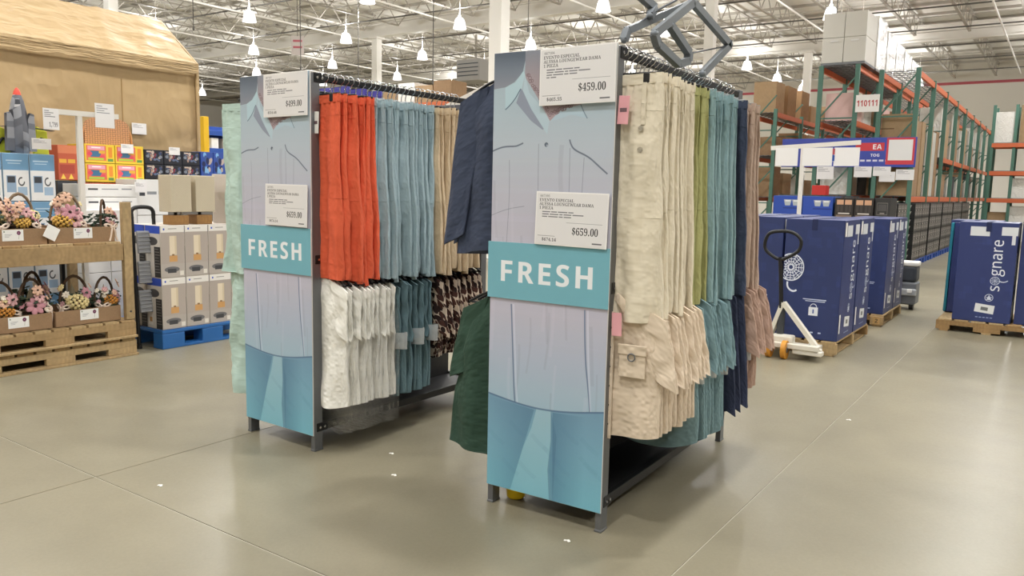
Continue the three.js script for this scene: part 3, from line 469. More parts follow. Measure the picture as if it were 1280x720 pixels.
// ================= left: flower baskets on the wooden stand =================
const SX = -6.5;                            // front plane of the stand
const Z1 = -3.69, Z0 = -2.45, SD = 1.0;       // along z, depth
const standX = SX - SD / 2, standZ = (Z0 + Z1) / 2, SL = Z0 - Z1;
{ // two stacked pallets; boards run away from the aisle
  for (const [y, nm] of [[0, 'pale wooden pallet on the floor under the flower stand'], [.155, 'notched wooden pallet stacked on another, under the lower flower trays']]) {
    const t = thing('wooden_pallet', nm, 'pallet', [standX, y, standZ]); const r = rng(88 + y * 100), h = .15, bt = .02;
    for (let i = 0; i < 9; i++) obj('deck_board', rbox(SD, bt, SL / 9 * .86, 0, h - bt / 2, -SL / 2 + (i + .5) * SL / 9, .003), WOODS[Math.floor(r() * 4)], t);
    for (const k of [-1, 0, 1]) {
      const xx = k * (SD / 2 - .022), sh = h - 2 * bt, g = [rbox(.044, sh * .5, SL, xx, bt + sh * .75, 0, .003)];
      for (const [a, b] of [[-.5, -.36], [-.1, .08], [.3, .5]]) g.push(rbox(.044, sh * .5, (b - a) * SL, xx, bt + sh * .25, (a + b) / 2 * -SL, .003));
      obj('stringer', g, y ? M.woodB : M.wood, t);
      obj('bottom_board', rbox(.1, bt, SL, xx, bt / 2, 0, .003), WOODS[Math.floor(r() * 4)], t);
    }
  }
  const t = thing('display_stand', 'wooden two-tier display stand holding trays of flower baskets', 'display stand', [standX, .31, standZ]);
  const top = 1.0;
  for (const [sx, sz] of [[1, -1], [1, 1], [-1, -1], [-1, 1]]) obj('post', rbox(.05, top, .075, sx * (SD / 2 - .03), top / 2, sz * (SL / 2 - .04), .004), M.wood, t);
  for (const sx of [-1, 1]) obj('shelf_beam', rbox(.045, .14, SL - .17, sx * (SD / 2 - .03), .58, 0, .004), M.woodB, t);
  for (let i = 0; i < 8; i++) obj('shelf_board', rbox(SD - .02, .02, SL / 8 * .8, 0, .66, -SL / 2 + .1 + (i + .5) * (SL - .2) / 8, .003), WOODS[i % 4], t);
  obj('bolt', cyl(.008, .008, .006, SD / 2 - .002, .07, -SL / 2 + .04, 10, 0, 0, Math.PI / 2), M.darkMetal, t);
}
// trays
const trayTex = canvasTex(256, 128, (g, W, H) => { g.fillStyle = '#efefec'; g.fillRect(0, 0, W, H); g.fillStyle = '#8c9196'; for (let i = 0; i < 3; i++) g.fillRect(30, 52 + i * 14, 90 - i * 18, 4); g.strokeStyle = '#8a9a80'; g.lineWidth = 4; g.beginPath(); g.moveTo(205, 50); g.lineTo(198, 110); g.stroke(); g.fillStyle = '#6b2f52'; for (let i = 0; i < 7; i++) { g.beginPath(); g.arc(200 + 14 * Math.cos(i), 38 + 14 * Math.sin(i), 11, 0, 7); g.fill(); } g.fillStyle = '#77846f'; g.beginPath(); g.arc(26, 22, 9, 0, 7); g.fill(); });
function tray(label, y, z0, z1) {
  const w = .42, d = Math.abs(z1 - z0), h = .125, th = .006, t = thing('flower_tray', label, 'cardboard tray', [SX - .06 - w / 2, y, (z0 + z1) / 2]);
  obj('base', box(w, th, d, 0, th / 2, 0), M.card, t);
  obj('side', [rbox(th, h, d, w / 2, h / 2, 0, .002), rbox(th, h, d, -w / 2, h / 2, 0, .002), rbox(w, h, th, 0, h / 2, d / 2, .002), rbox(w, h, th, 0, h / 2, -d / 2, .002)], M.card, t);
  obj('paper_label', plane(.1 * 1.5, .085, w / 2 + .0045, h * .62, 0, 0, Math.PI / 2), faceMat(trayTex), t);
}
const UP = .31 + .671, LO = .31;
const zAt = px => onX(px, 290, SX - .06).z, zAtL = px => onX(px, 400, SX - .06).z;
tray('cardboard tray with three flower baskets on the upper shelf end by the post', UP, zAt(61), zAt(143)); tray('cardboard tray on the upper shelf away from the corner post', UP, zAt(58), zAt(-30));
tray('cardboard tray on the lower shelf beside the corner post', LO, zAtL(70), zAtL(151)); tray('cardboard tray on the lower shelf away from the corner post', LO, zAtL(65), zAtL(-22));
// flower baskets
const wickerMat = S(0x4f3a2b, .85, { map: T.wicker, bumpMap: T.weave, bumpScale: .006 }), twig = S(0x54402f, .9), twigPale = S(0x7d6a55, .9), leafMat = S(0x2e3f2e, .8), burlap = S(0x8a7f63, .95, { bumpMap: T.weave, bumpScale: .003 });
const pinkM = S(0xc99c9c, .8), pinkDeep = S(0xb9838c, .8), peach = S(0xcfa78f, .8), yellowM = S(0xcfa653, .85), creamM = S(0xdccb96, .85), orangeM = S(0xc08438, .85), whiteM = S(0xe6dccb, .8), eyeM = S(0x3a2620, .9), ribbonM = S(0xe3cfbd, .6);
const petal = (() => { const g = []; for (let i = 0; i < 7; i++) { const a = i / 7 * 6.283; const e = new THREE.SphereGeometry(.016, 8, 6); e.scale(1, .6, .28); g.push(place(e, .017 * Math.cos(a), .017 * Math.sin(a), .004, 0, 0, a)); } return merged(g); })();
const eyeGeo = ball(.0055, 0, 0, .007);
const puff = (() => { const g = [], r = rng(12); for (let i = 0; i < 60; i++) { const th = Math.acos(1 - 2 * (i + .5) / 60), ph = i * 2.39996; g.push(ball(.0105, .048 * Math.sin(th) * Math.cos(ph), .036 * Math.cos(th), .048 * Math.sin(th) * Math.sin(ph), 1, 1, 1, 0)); } return merged(g); })();
const bowGeo = merged([-1, 1].map(s => { const e = new THREE.TorusGeometry(.017, .009, 6, 14); e.scale(1.4, .7, .55); return place(e, s * .032, 0, 0, 0, s * .5, s * .3); }).concat([-1, 1].map(s => tube([V(0, 0, .004), V(s * .015, -.04, .014), V(s * .022, -.085, .01), V(s * .035, -.12, .012)], .008, 10, 5))));
const foliageGeo = (seed) => { const g = [], r = rng(seed); for (let i = 0; i < 110; i++) { const a = r() * 6.28, rad = .03 + .085 * r(), y = .06 + .15 * r(); const e = new THREE.SphereGeometry(.016, 6, 4); e.scale(1.3 + r(), .25, .6); g.push(place(e, rad * Math.cos(a), y, rad * Math.sin(a), r() * 2, r() * 6, r() * 2 - 1)); } return merged(g); };
const basketGeo = lathe([[0, .0], [.07, .0], [.085, .05], [.1, .11], [.106, .115], [.1, .118], [.092, .11], [.075, .02], [0, .02]], 26), rimGeo = merged([0, 1, 2, 3].map(i => place(new THREE.TorusGeometry(.082 + i * .0062, .0055, 6, 28), 0, .022 + i * .03, 0, Math.PI / 2)));
const handleGeo = (() => { const pts = k => Array.from({ length: 17 }, (_, i) => { const a = Math.PI * i / 16; return V(.004 * Math.sin(i * 1.6 + k * 2.1), .11 + .21 * Math.sin(a) + .005 * Math.cos(i * 1.6 + k * 2.1), .1 * Math.cos(a)); }); return merged([0, 1, 2].map(k => tube(pts(k), .0075, 40, 5))); })();
const fol = [foliageGeo(3), foliageGeo(9)], coneGeo = place(new THREE.ConeGeometry(.05, .16, 14, 1), 0, .19, 0);
function basket(label, x, y, z, turn, o) {
  const t = thing('flower_basket', label, 'flower basket', [x, y, z], turn), r = rng(o.seed);
  const sc = o.s ?? 1; t.scale.setScalar(sc);
  const b = inst('basket', basketGeo, wickerMat, t); inst('woven_ring', rimGeo, twig, b); inst('handle', handleGeo, o.pale ? twigPale : twig, t);
  inst('foliage', fol[o.seed % 2], leafMat, t).userData.kind = 'stuff';
  if (o.cone) { const c = inst('burlap_cone', coneGeo, burlap, t); c.position.set(.02, 0, .02); }
  o.flowers.forEach(([m, a, h, s = 1]) => { const f = inst('flower', petal, m, t); const ca = Math.cos(a), sa = Math.sin(a); f.position.set(.095 * ca, h, .095 * sa); f.rotation.set(-.35, Math.PI / 2 - a, 0, 'YXZ'); f.scale.setScalar(s * 1.25); inst('flower_eye', eyeGeo, eyeM, f); });
  (o.puffs ?? []).forEach(([m, a, h, s = 1]) => { const f = inst('flower_head', puff, m, t); f.position.set(.075 * Math.cos(a), h, .075 * Math.sin(a)); f.scale.setScalar(s); });
  if (o.bow !== undefined) { const f = inst('ribbon_bow', bowGeo, ribbonM, t); f.position.set(.11 * Math.cos(o.bow), .11, .11 * Math.sin(o.bow)); f.rotation.y = Math.PI / 2 - o.bow; f.scale.setScalar(1.05); }
  for (let i = 0; i < 8; i++) { const a = (r() - .5) * 2.6, f = inst('flower', petal, [peach, pinkM, whiteM, creamM, pinkDeep][Math.floor(r() * 5)], t); f.position.set(.1 * Math.cos(a) * (.6 + .5 * r()), .12 + .13 * r(), .1 * Math.sin(a)); f.rotation.set(-.5, Math.PI / 2 - a, 0, 'YXZ'); f.scale.setScalar(.6 + .35 * r()); }
  return t;
}
const BX = SX - .24;
const bz = (px, py) => onX(px, py, BX).z;
basket('wicker basket with pink and yellow flowers in the upper tray away from the post', BX + .03, UP + .02, bz(22, 270), .1, { seed: 1, s: 1.15, pale: 1, bow: -.75, flowers: [[pinkM, .1, .2], [pinkDeep, -.5, .17], [peach, .6, .23], [pinkM, -1, .15], [peach, 1, .17]], puffs: [[yellowM, .35, .13], [creamM, -1.5, .17]] });
basket('wicker basket with peach flowers at the far end of the upper trays', BX, UP + .02, bz(-8, 270), .4, { seed: 5, s: 1.15, bow: .5, flowers: [[peach, 0, .2], [pinkM, -.5, .14], [peach, .5, .24], [peach, -.2, .26]], puffs: [[creamM, -.9, .15]] });
basket('wicker basket with big pink blooms and a yellow cluster, by the post', BX + .03, UP + .02, bz(80, 270), -.2, { seed: 2, s: 1.18, pale: 1, cone: 1, bow: -1.15, flowers: [[pinkDeep, 0, .19, 1.5], [pinkM, -.5, .18, 1.3], [peach, .7, .26], [peach, .2, .29], [pinkM, -.3, .13, 1.3]], puffs: [[yellowM, .45, .13, 1.25]] });
basket('leafy wicker basket with a cream bow in the upper tray beside the post', BX + .06, UP + .02, bz(124, 270), .9, { seed: 3, s: 1.0, bow: .75, flowers: [[peach, .9, .23], [peach, -.9, .2]], puffs: [] });
basket('wicker basket with orange flower head in the lower tray by the post', BX + .04, LO + .02, bz(127, 372), .3, { seed: 4, s: 1.05, cone: 1, bow: .9, flowers: [[pinkM, -.5, .17, 1.3], [peach, -.8, .27], [pinkDeep, -.2, .19]], puffs: [[orangeM, .15, .14, 1.05]] });
basket('wicker basket with a cream hydrangea in the lower tray by the post', BX + .05, LO + .02, bz(89, 372), -.1, { seed: 6, s: 1.15, cone: 1, bow: 1.1, flowers: [[pinkDeep, -.55, .2, 1.2]], puffs: [[creamM, .1, .14, 1.35]] });
basket('wicker basket with deep pink flowers in the lower tray away from the post', BX + .04, LO + .02, bz(36, 372), .2, { seed: 7, s: 1.15, cone: 1, bow: -.7, flowers: [[pinkDeep, .4, .14, 1.6], [pinkM, .1, .2], [peach, .2, .25], [whiteM, -.6, .12, 1.4]], puffs: [] });
basket('wicker basket with an orange cluster at the end of the lower tray', BX + .02, LO + .02, bz(-2, 372), 0, { seed: 8, s: 1.12, cone: 1, bow: -.9, flowers: [[pinkM, -.4, .2, 1.2], [peach, .1, .18]], puffs: [[orangeM, 0, .12, 1.1]] });
basket('dark wicker basket standing behind the front ones on the lower shelf', BX - .3, LO + .02, bz(62, 360), .5, { seed: 9, s: 1.2, flowers: [[pinkDeep, 0, .2]], puffs: [] });
{ const t = thing('gift_tag', 'white square gift tag leaning on the upper flower tray', 'gift tag', [SX - .035, UP + .09, bz(48, 275)], Math.PI / 2 + .1); obj('tag_card', rbox(.105, .105, .002, 0, 0, 0, .001, 0, 0, -.5), M.paper, t); }

// ---------- step ladder ----------
{
  const t = thing('step_ladder', 'folded black step ladder with grey treads beside the wooden stand', 'step ladder', [-6.72, 0, -3.93], Math.PI / 2 - .12);
  // local: x across the treads (towards -z of the world), y up, z towards the aisle
  for (const s of [-1, 1]) { obj('rail', tube([V(s * .1, .0, .03), V(s * .1, .6, .0), V(s * .095, 1.2, -.04)], .017, 12, 8), M.black, t); obj('back_leg', tube([V(s * .115, 0, -.06), V(s * .105, .6, -.05), V(s * .1, 1.0, -.05)], .013, 10, 8), M.darkMetal, t); obj('rubber_foot', cyl(.022, .024, .03, s * .1, .015, .03, 12), M.black, t); }
  obj('top_handle', tube([V(-.095, 1.16, -.038), V(-.095, 1.22, -.042), V(-.07, 1.25, -.043), V(.07, 1.25, -.043), V(.095, 1.22, -.042), V(.095, 1.16, -.038)], .018, 24, 8), M.black, t);
  for (const y of [.42, .68, .95]) { const st = obj('tread', rbox(.17, .2, .03, 0, y, .025, .01, -.12), S(0x8f9093, .7), t); const g = []; for (let k = 0; k < 6; k++) g.push(box(.165, .008, .006, 0, y - .085 + k * .034, .045 - (-.085 + k * .034) * .12)); obj('ridge', g, S(0xa7a8ab, .7), st); }
}

// ---------- lamp boxes on the blue pallet ----------
const LX = -6.5, LZ0 = -3.93, LZ1 = -4.95;
{
  const t = thing('plastic_pallet', 'blue plastic pallet under the lamp cartons', 'pallet', [LX - .5, 0, (LZ0 + LZ1) / 2]); const w = 1.0, d = LZ0 - LZ1, h = .17;
  obj('deck', rbox(w, .03, d, 0, h - .015, 0, .005), M.bluePlastic, t);
  for (const sx of [-1, 0, 1]) { for (const sz of [-1, 0, 1]) obj('block', rbox(.15, h - .05, .22, sx * (w / 2 - .075), (h - .03) / 2 + .008, sz * (d / 2 - .11), .008), M.bluePlastic, t); obj('runner', rbox(.15, .025, d, sx * (w / 2 - .075), .0125, 0, .004), M.bluePlastic, t); }
}
const lampFront = canvasTex(192, 320, (g, W, H) => {
  g.fillStyle = '#b5a9a0'; g.fillRect(0, 0, W, H); g.fillStyle = '#f0ece6'; g.fillRect(0, 0, W, 40); g.fillStyle = '#2f55c4'; g.fillRect(20, 14, 12, 12); g.fillStyle = '#8d8680'; g.fillRect(60, 16, 70, 4);
  g.fillStyle = '#e8d9bf'; g.fillRect(70, 62, 58, 120); g.fillStyle = '#d9c8aa'; g.fillRect(112, 62, 16, 120); g.fillStyle = '#cf9e63'; g.fillRect(66, 186, 66, 38); g.fillStyle = '#8d6a44'; g.fillRect(88, 176, 20, 10);
  g.fillStyle = '#b9b0a8'; g.fillRect(0, 236, W, 84); g.fillStyle = '#6f6e70'; g.beginPath(); g.ellipse(86, 272, 62, 18, 0, 0, 7); g.fill(); g.fillStyle = '#3f4044'; g.fillRect(50, 268, 70, 26); g.fillStyle = '#e8e2d8'; g.fillRect(150, 284, 32, 28);
});
const lampSide = canvasTex(192, 320, (g, W, H) => { g.fillStyle = '#d8d1c8'; g.fillRect(0, 0, W, H); g.fillStyle = '#2b4fc0'; g.fillRect(0, 0, W, 48); g.fillStyle = '#4d4b4c'; g.beginPath(); g.ellipse(88, 96, 72, 26, 0, 0, 7); g.fill(); g.fillStyle = '#e8e2da'; g.fillRect(8, 130, 60, 170); g.fillStyle = '#2a2728'; g.fillRect(112, 130, 80, 190); g.fillStyle = '#8f8a86'; for (let i = 0; i < 9; i++) g.fillRect(120, 142 + i * 18, 50 + (i % 3) * 8, 4); g.fillStyle = '#cf9e63'; g.fillRect(24, 250, 34, 30); });
const cw = .235, cd = .235, chh = .465;
for (let row = 0; row < 2; row++) for (let i = 0; i < 4; i++) for (let k = 0; k < 2; k++) {
  const alt = (i === 3 && row === 1), z = LZ0 - .02 - cd / 2 - i * (cd + .004), x = LX - .02 - cw / 2 - k * (cw + .004), y = .171 + row * (chh + .001);
  const t = carton('lamp_carton', k ? ORD[i] + ' hidden second-rank lamp carton, ' + (row ? 'upper' : 'lower') + ' layer on the blue pallet' : ORD[i] + ' table lamp carton from the step ladder, ' + (row ? 'upper' : 'lower') + ' layer on the blue pallet', 'carton', k ? 'second rank of lamp cartons' : row ? 'upper layer of lamp cartons' : 'lower layer of lamp cartons', [x, y, z], [cw, chh, cd], S(0xcdc4ba, .6), { px: i === 3 ? lampSide : lampFront, pz: lampSide });
}
// bare lamps on top: square linen shades on wooden feet
for (let i = 0; i < 2; i++) { const z = bzL(219 + i * 30); const t = thing('table_lamp', i ? 'boxy linen table lamp on the cartons, beside the blue shelf' : 'boxy linen table lamp on the cartons, beside the white carton', 'lamp', [LX - .14, .171 + 2 * (chh + .001), z], 0);
  obj('wooden_base', rbox(.16, .085, .16, 0, .0425, 0, .006), S(0xc9985c, .6, { map: T.wood }), t); obj('neck', cyl(.015, .015, .03, 0, .098, 0, 12), M.black, t); obj('shade', [rbox(.2, .33, .2, 0, .28, 0, .006)], S(0xcfc3ab, .9, { bumpMap: T.weave, bumpScale: .001 }), t); }
function bzL(px) { return onX(px, 250, LX - .14).z; }
{ const p = onX(234, 250, LX - .03); const t = thing('lamp_sleeve', 'narrow black and white lamp strap between the two linen shades', 'strap', [LX - .13, .171 + 2 * (chh + .001), p.z]); obj('strap', [rbox(.01, .25, .022, 0, .125, 0, .002), rbox(.012, .07, .024, 0, .17, 0, .002)], M.paper, t); obj('strap_top', rbox(.012, .1, .022, 0, .3, 0, .002), M.black, t); }
{ const z = bzL(288); carton('lamp_carton', 'single table lamp carton on the top layer beside the mint trousers', 'carton', undefined, [LX - .14, .171 + 2 * (chh + .001), z], [cw, chh, cd], S(0xcdc4ba, .6), { px: lampSide }); }

// ---------- goods behind the stand ----------
function stack(name, labelOf, group, X, pxA, pxB, pyTop, pyBot, nz, ny, depth, mat, tex, o = {}) {        // columns of boxes in the plane x = X
  const a = onX(pxA, (pyTop + pyBot) / 2, X), b = onX(pxB, (pyTop + pyBot) / 2, X), top = onX((pxA + pxB) / 2, pyTop, X).y, bot = o.floor ? .0 : onX((pxA + pxB) / 2, pyBot, X).y, w = (a.z - b.z) / nz, h = (top - bot) / ny;
  for (let i = 0; i < nz; i++) for (let j = 0; j < ny; j++) carton(name, nz * ny > 1 ? (ny > 1 ? ORD[j] + ' layer' : '') + (nz > 1 ? ' ' + ORD[i] + ' column' : '') + ': ' + labelOf : labelOf, o.cat ?? 'carton', group, [X - depth / 2, bot + j * h, a.z - (i + .5) * w], [depth, h - .004, w - .006], mat, { px: tex }, o.turn ?? 0);
  return { bot, top, a, b };
}
const vac = canvasTex(160, 224, (g, W, H) => { g.fillStyle = '#e7e9ea'; g.fillRect(0, 0, W, H); g.fillStyle = '#6f9cc0'; g.fillRect(0, 0, W, 78); g.fillStyle = '#b7cfe0'; g.fillRect(20, 30, 100, 6); g.fillRect(30, 44, 80, 4); g.fillStyle = '#8fa9c4'; g.fillRect(18, 104, 60, 80); g.fillStyle = '#3b3f46'; g.fillRect(24, 108, 48, 30); g.strokeStyle = '#43474c'; g.lineWidth = 7; g.beginPath(); g.arc(112, 132, 18, 0, 5); g.stroke(); g.fillStyle = '#9fb9d2'; g.fillRect(86, 158, 60, 40); });
stack('vacuum_carton', 'white and light blue appliance carton stacked behind the flower stand', 'light blue appliance cartons', -7.72, -28, 73, 191, 400, 3, 4, .4, S(0x9db9d0, .6), vac, { floor: 1 });
const whiteBox = canvasTex(256, 96, (g, W, H) => { g.fillStyle = '#e9e8e6'; g.fillRect(0, 0, W, H); g.fillStyle = '#3a3c42'; g.fillRect(20, 30, 46, 14); g.fillStyle = '#8a8d92'; g.fillRect(84, 32, 80, 8); g.fillRect(180, 30, 50, 10); });
stack('white_carton', 'long white carton stacked behind the leafy basket', 'long white cartons', -7.85, 104, 172, 230, 262, 1, 2, .4, S(0xe6e4e0, .6), whiteBox);
stack('white_carton', 'white carton beside the linen table lamps', 'white cartons by the lamps', -7.95, 173, 212, 224, 400, 1, 4, .4, S(0xe2e0dc, .6), whiteBox, { floor: 1 });
stack('white_carton', 'large plain white carton behind the step ladder', 'plain white cartons', -7.6, 104, 172, 262, 400, 2, 2, .35, S(0xe4e1dc, .6), null, { floor: 1 });
{ const p = onX(127, 262, -7.85); const t = thing('display_plinth', 'white display plinth under the long white cartons', 'plinth', [-8.05, 0, onX(138, 262, -7.85).z]); obj('plinth', rbox(.4, onX(138, 263, -7.85).y, onX(104, 262, -7.85).z - onX(172, 262, -7.85).z, 0, onX(138, 263, -7.85).y / 2, 0, .005), M.paperGrey, t); }
const toy = canvasTex(160, 120, (g, W, H) => { g.fillStyle = '#e6c63a'; g.fillRect(0, 0, W, H); g.fillStyle = '#d96a4e'; g.fillRect(6, 6, 108, 100); g.fillStyle = '#e4a3b4'; g.fillRect(14, 10, 92, 26); g.fillStyle = '#f2e9ea'; g.fillRect(34, 16, 50, 8); g.fillStyle = '#3f6f92'; g.fillRect(28, 42, 56, 40); g.fillStyle = '#d8a93c'; g.fillRect(74, 40, 34, 18); g.fillStyle = '#d94a5e'; g.beginPath(); g.arc(24, 62, 14, 0, 7); g.arc(92, 80, 14, 0, 7); g.fill(); g.fillStyle = '#a9c844'; g.fillRect(16, 88, 84, 14); g.fillStyle = '#e08a30'; g.fillRect(126, 14, 22, 70); g.fillStyle = '#5f8f4a'; g.fillRect(122, 92, 30, 18); });
stack('toy_carton', 'yellow and orange toy carton stacked in front of the tan shelter', 'yellow toy cartons', -8.35, 106, 180, 181, 228, 2, 2, .35, S(0xe0bd35, .6), toy);
{ const s = onX(143, 229, -8.35), a = onX(104, 229, -8.35), b = onX(182, 229, -8.35); const t = thing('display_plinth', 'orange display plinth under the yellow toy cartons', 'plinth', [-8.53, 0, (a.z + b.z) / 2]); obj('plinth', rbox(.36, s.y, a.z - b.z, 0, s.y / 2, 0, .004), S(0xc8633a, .7), t); }
const toy2 = canvasTex(128, 192, (g, W, H) => { g.fillStyle = '#b9563a'; g.fillRect(0, 0, W, H); g.fillStyle = '#cf7a54'; g.fillRect(0, 0, W, 44); g.fillStyle = '#dca63a'; g.fillRect(6, 76, 50, 22); g.fillRect(66, 76, 50, 22); g.fillStyle = '#a23f30'; g.fillRect(10, 108, 100, 50); g.fillStyle = '#e6c44a'; for (const x of [30, 84]) { g.beginPath(); g.moveTo(x - 18, 188); g.lineTo(x, 158); g.lineTo(x + 18, 188); g.fill(); } });
stack('toy_carton', 'brick red toy carton beside the white sign post', undefined, -8.3, 72, 97, 181, 225, 1, 1, .35, S(0xb9563a, .7), toy2);
{ const s = onX(84, 226, -8.3), a = onX(72, 226, -8.3), b = onX(97, 226, -8.3); const t = thing('display_plinth', 'dark plinth under the brick red toy carton', 'plinth', [-8.475, 0, (a.z + b.z) / 2]); obj('plinth', rbox(.34, s.y, a.z - b.z, 0, s.y / 2, 0, .004), M.darkMetal, t); }
const dark = canvasTex(192, 128, (g, W, H) => { g.fillStyle = '#1d1f2a'; g.fillRect(0, 0, W, H); const r = rng(77), c = ['#8a3440', '#5f6f8f', '#c9b9ac', '#3a4a70', '#a98a7a', '#7f8794']; for (let i = 0; i < 26; i++) { g.fillStyle = c[i % 6]; g.beginPath(); g.ellipse(20 + r() * 150, 20 + r() * 84, 5 + 12 * r(), 8 + 16 * r(), r() * 3, 0, 7); g.fill(); } g.fillStyle = '#cbbcae'; g.fillRect(16, 8, 50, 14); });
stack('action_toy_carton', 'dark printed toy carton stacked by the corner of the tan shelter', 'dark toy cartons', -8.62, 181, 250, 188, 224, 3, 2, .3, S(0x20222e, .6), dark);
{ const s = onX(215, 225, -8.62), a = onX(181, 225, -8.62), b = onX(282, 225, -8.62); const t = thing('display_plinth', 'dark plinth under the dark printed toy cartons', 'plinth', [-8.78, 0, (a.z + b.z) / 2]); obj('plinth', rbox(.32, s.y, a.z - b.z, 0, s.y / 2, 0, .004), S(0x6a6660, .7), t); }
const blueToy = canvasTex(96, 128, (g, W, H) => { g.fillStyle = '#2f4ea0'; g.fillRect(0, 0, W, H); const r = rng(5); for (let i = 0; i < 14; i++) { g.fillStyle = ['#7fb0dc', '#1c2550', '#b9a9a0', '#38538f'][i % 4]; g.beginPath(); g.ellipse(12 + r() * 70, 12 + r() * 96, 6 + 9 * r(), 10 + 12 * r(), r() * 3, 0, 7); g.fill(); } });
stack('action_toy_carton', 'blue printed toy carton past the dark ones', 'blue toy cartons', -8.62, 251, 282, 190, 224, 2, 1, .3, S(0x2f4ea0, .6), blueToy);
// rattan back rest
{ const X = -8.6, a = onX(104, 165, X), b = onX(160, 165, X), y0 = onX(132, 186, X).y, y1 = onX(132, 149, X).y, w = (a.z - b.z) / 2; const t = thing('rattan_panel', 'orange rattan chair back rising behind the yellow toy cartons', 'chair back', [X, 0, (a.z + b.z) / 2], Math.PI / 2);
  const s = new THREE.Shape(); s.moveTo(-w, 0); s.lineTo(-w, y1 - .1); s.quadraticCurveTo(-w, y1 - .02, -w * .6, y1); s.lineTo(w * .6, y1); s.quadraticCurveTo(w, y1 - .02, w, y1 - .1); s.lineTo(w, 0); s.closePath();
  obj('woven_panel', new THREE.ExtrudeGeometry(s, { depth: .03, bevelEnabled: false }), S(0xffc49a, .8, { map: T.wicker, bumpMap: T.weave, bumpScale: .006 }), t);
  obj('frame', tube([V(-w, 0, .015), V(-w, y1 - .1, .015), V(-w * .62, y1, .015), V(w * .62, y1, .015), V(w, y1 - .1, .015), V(w, 0, .015)], .014, 40, 8), S(0xc48a58, .7), t); }
// toy glider standing on the light blue cartons
{ const X = -7.85, p = onX(25, 189, X), top = onX(25, 107, X).y - p.y; const t = thing('toy_jet', 'camouflage toy jet with an orange nose standing on the light blue cartons', 'toy jet', [X, 0, p.z], Math.PI / 2);
  t.position.y = onX(22, 191, -7.72).y; const H = top; const camo = S(0xffffff, .6, { map: canvasTex(128, 256, (g, W, Hh) => { g.fillStyle = '#5c5e66'; g.fillRect(0, 0, W, Hh); const r = rng(4); for (let i = 0; i < 40; i++) { g.fillStyle = ['#8e9096', '#33353d', '#b9b8ba', '#6b6e77'][i % 4]; g.beginPath(); g.ellipse(r() * W, r() * Hh, 8 + 14 * r(), 12 + 22 * r(), r() * 3, 0, 7); g.fill(); } }) });
  obj('fuselage', lathe([[0, 0], [.075, 0], [.08, H * .3], [.07, H * .62], [.05, H * .8], [.03, H * .9], [.012, H * .9]], 16), camo, t); obj('nose_cone', lathe([[.034, H * .885], [.026, H * .94], [.012, H * .985], [0, H]], 16), S(0xd6432c, .5), t);
  for (const s of [-1, 1]) { const sh = new THREE.Shape(); sh.moveTo(s * .06, .02); sh.lineTo(s * .125, .02); sh.lineTo(s * .115, H * .6); sh.lineTo(s * .085, H * .62); sh.lineTo(s * .06, H * .52); sh.closePath(); obj('intake', new THREE.ExtrudeGeometry(sh, { depth: .05, bevelEnabled: false }), camo, t); obj('wing', [place(box(.2, .004, .09, s * .17, H * .42, 0), 0, 0, 0)], M.darkMetal, t).rotation.z = -s * .1; }
}
{ const X = -7.95; for (const [px, lab] of [[2, 'yellow round float on the cartons behind the toy jet'], [50, 'yellow and black kite folded on the cartons beside the toy jet']]) { const p = onX(px, 190, X); const t = thing('yellow_toy', lab, 'toy', [X, onX(px, 192, X - 0).y, p.z], Math.PI / 2); obj('toy_body', place(new THREE.ExtrudeGeometry((() => { const s = new THREE.Shape(); s.moveTo(-.06, 0); s.lineTo(.06, 0); s.lineTo(.05, .2); s.lineTo(-.03, .24); s.closePath(); return s; })(), { depth: .03, bevelEnabled: true, bevelSize: .006, bevelThickness: .006 }), 0, 0, 0), S(0xcfd03a, .6), t); obj('toy_strap', tube([V(-.06, .05, .05), V(0, .14, .055), V(.05, .06, .05)], .012, 10, 6), M.black, t); } }
// white T-shaped sign post with two cards
{ const X = -7.35, b = onX(98, 142, X); const t = thing('sign_post', 'white T-shaped sign post behind the flower stand', 'sign post', [X, 0, b.z]);
  obj('pole', rbox(.045, b.y, .045, 0, b.y / 2, 0, .004), M.white, t); obj('base_plate', rbox(.35, .012, .35, 0, .006, 0, .004), M.white, t); const a0 = onX(58, 139, X), a1 = onX(146, 131, X); obj('crossbar', bar(V(0, b.y + .0, a0.z - b.z), V(0, b.y + .0, a1.z - b.z), .05, .045), M.white, t);
  card('white price card hung on the near end of the sign post crossbar', V(X + .04, onX(61, 149, X).y, onX(61, 149, X).z), .125, .175, Math.PI / 2, cardTex('1,799')); card('white price card hung over the crossbar above the rattan panel', V(X + .04, onX(128, 145, X).y, onX(128, 145, X).z), .17, .21, Math.PI / 2, CARD2); }
for (const [px, py, X, w, h, lab] of [[174, 161, -9.0, .17, .12, 'white price card pinned on the tan shelter wall'], [159, 186, -8.335, .13, .09, 'white price card on top of the yellow toy cartons'], [218, 189, -8.61, .13, .08, 'white price card on top of the dark toy cartons'], [176, 234, -7.8, .12, .1, 'white price card at the edge of the white cartons'], [52, 180, -7.7, .16, .09, 'white price card beside the toy jet']]) card(lab, onX(px, py, X), w, h, Math.PI / 2);

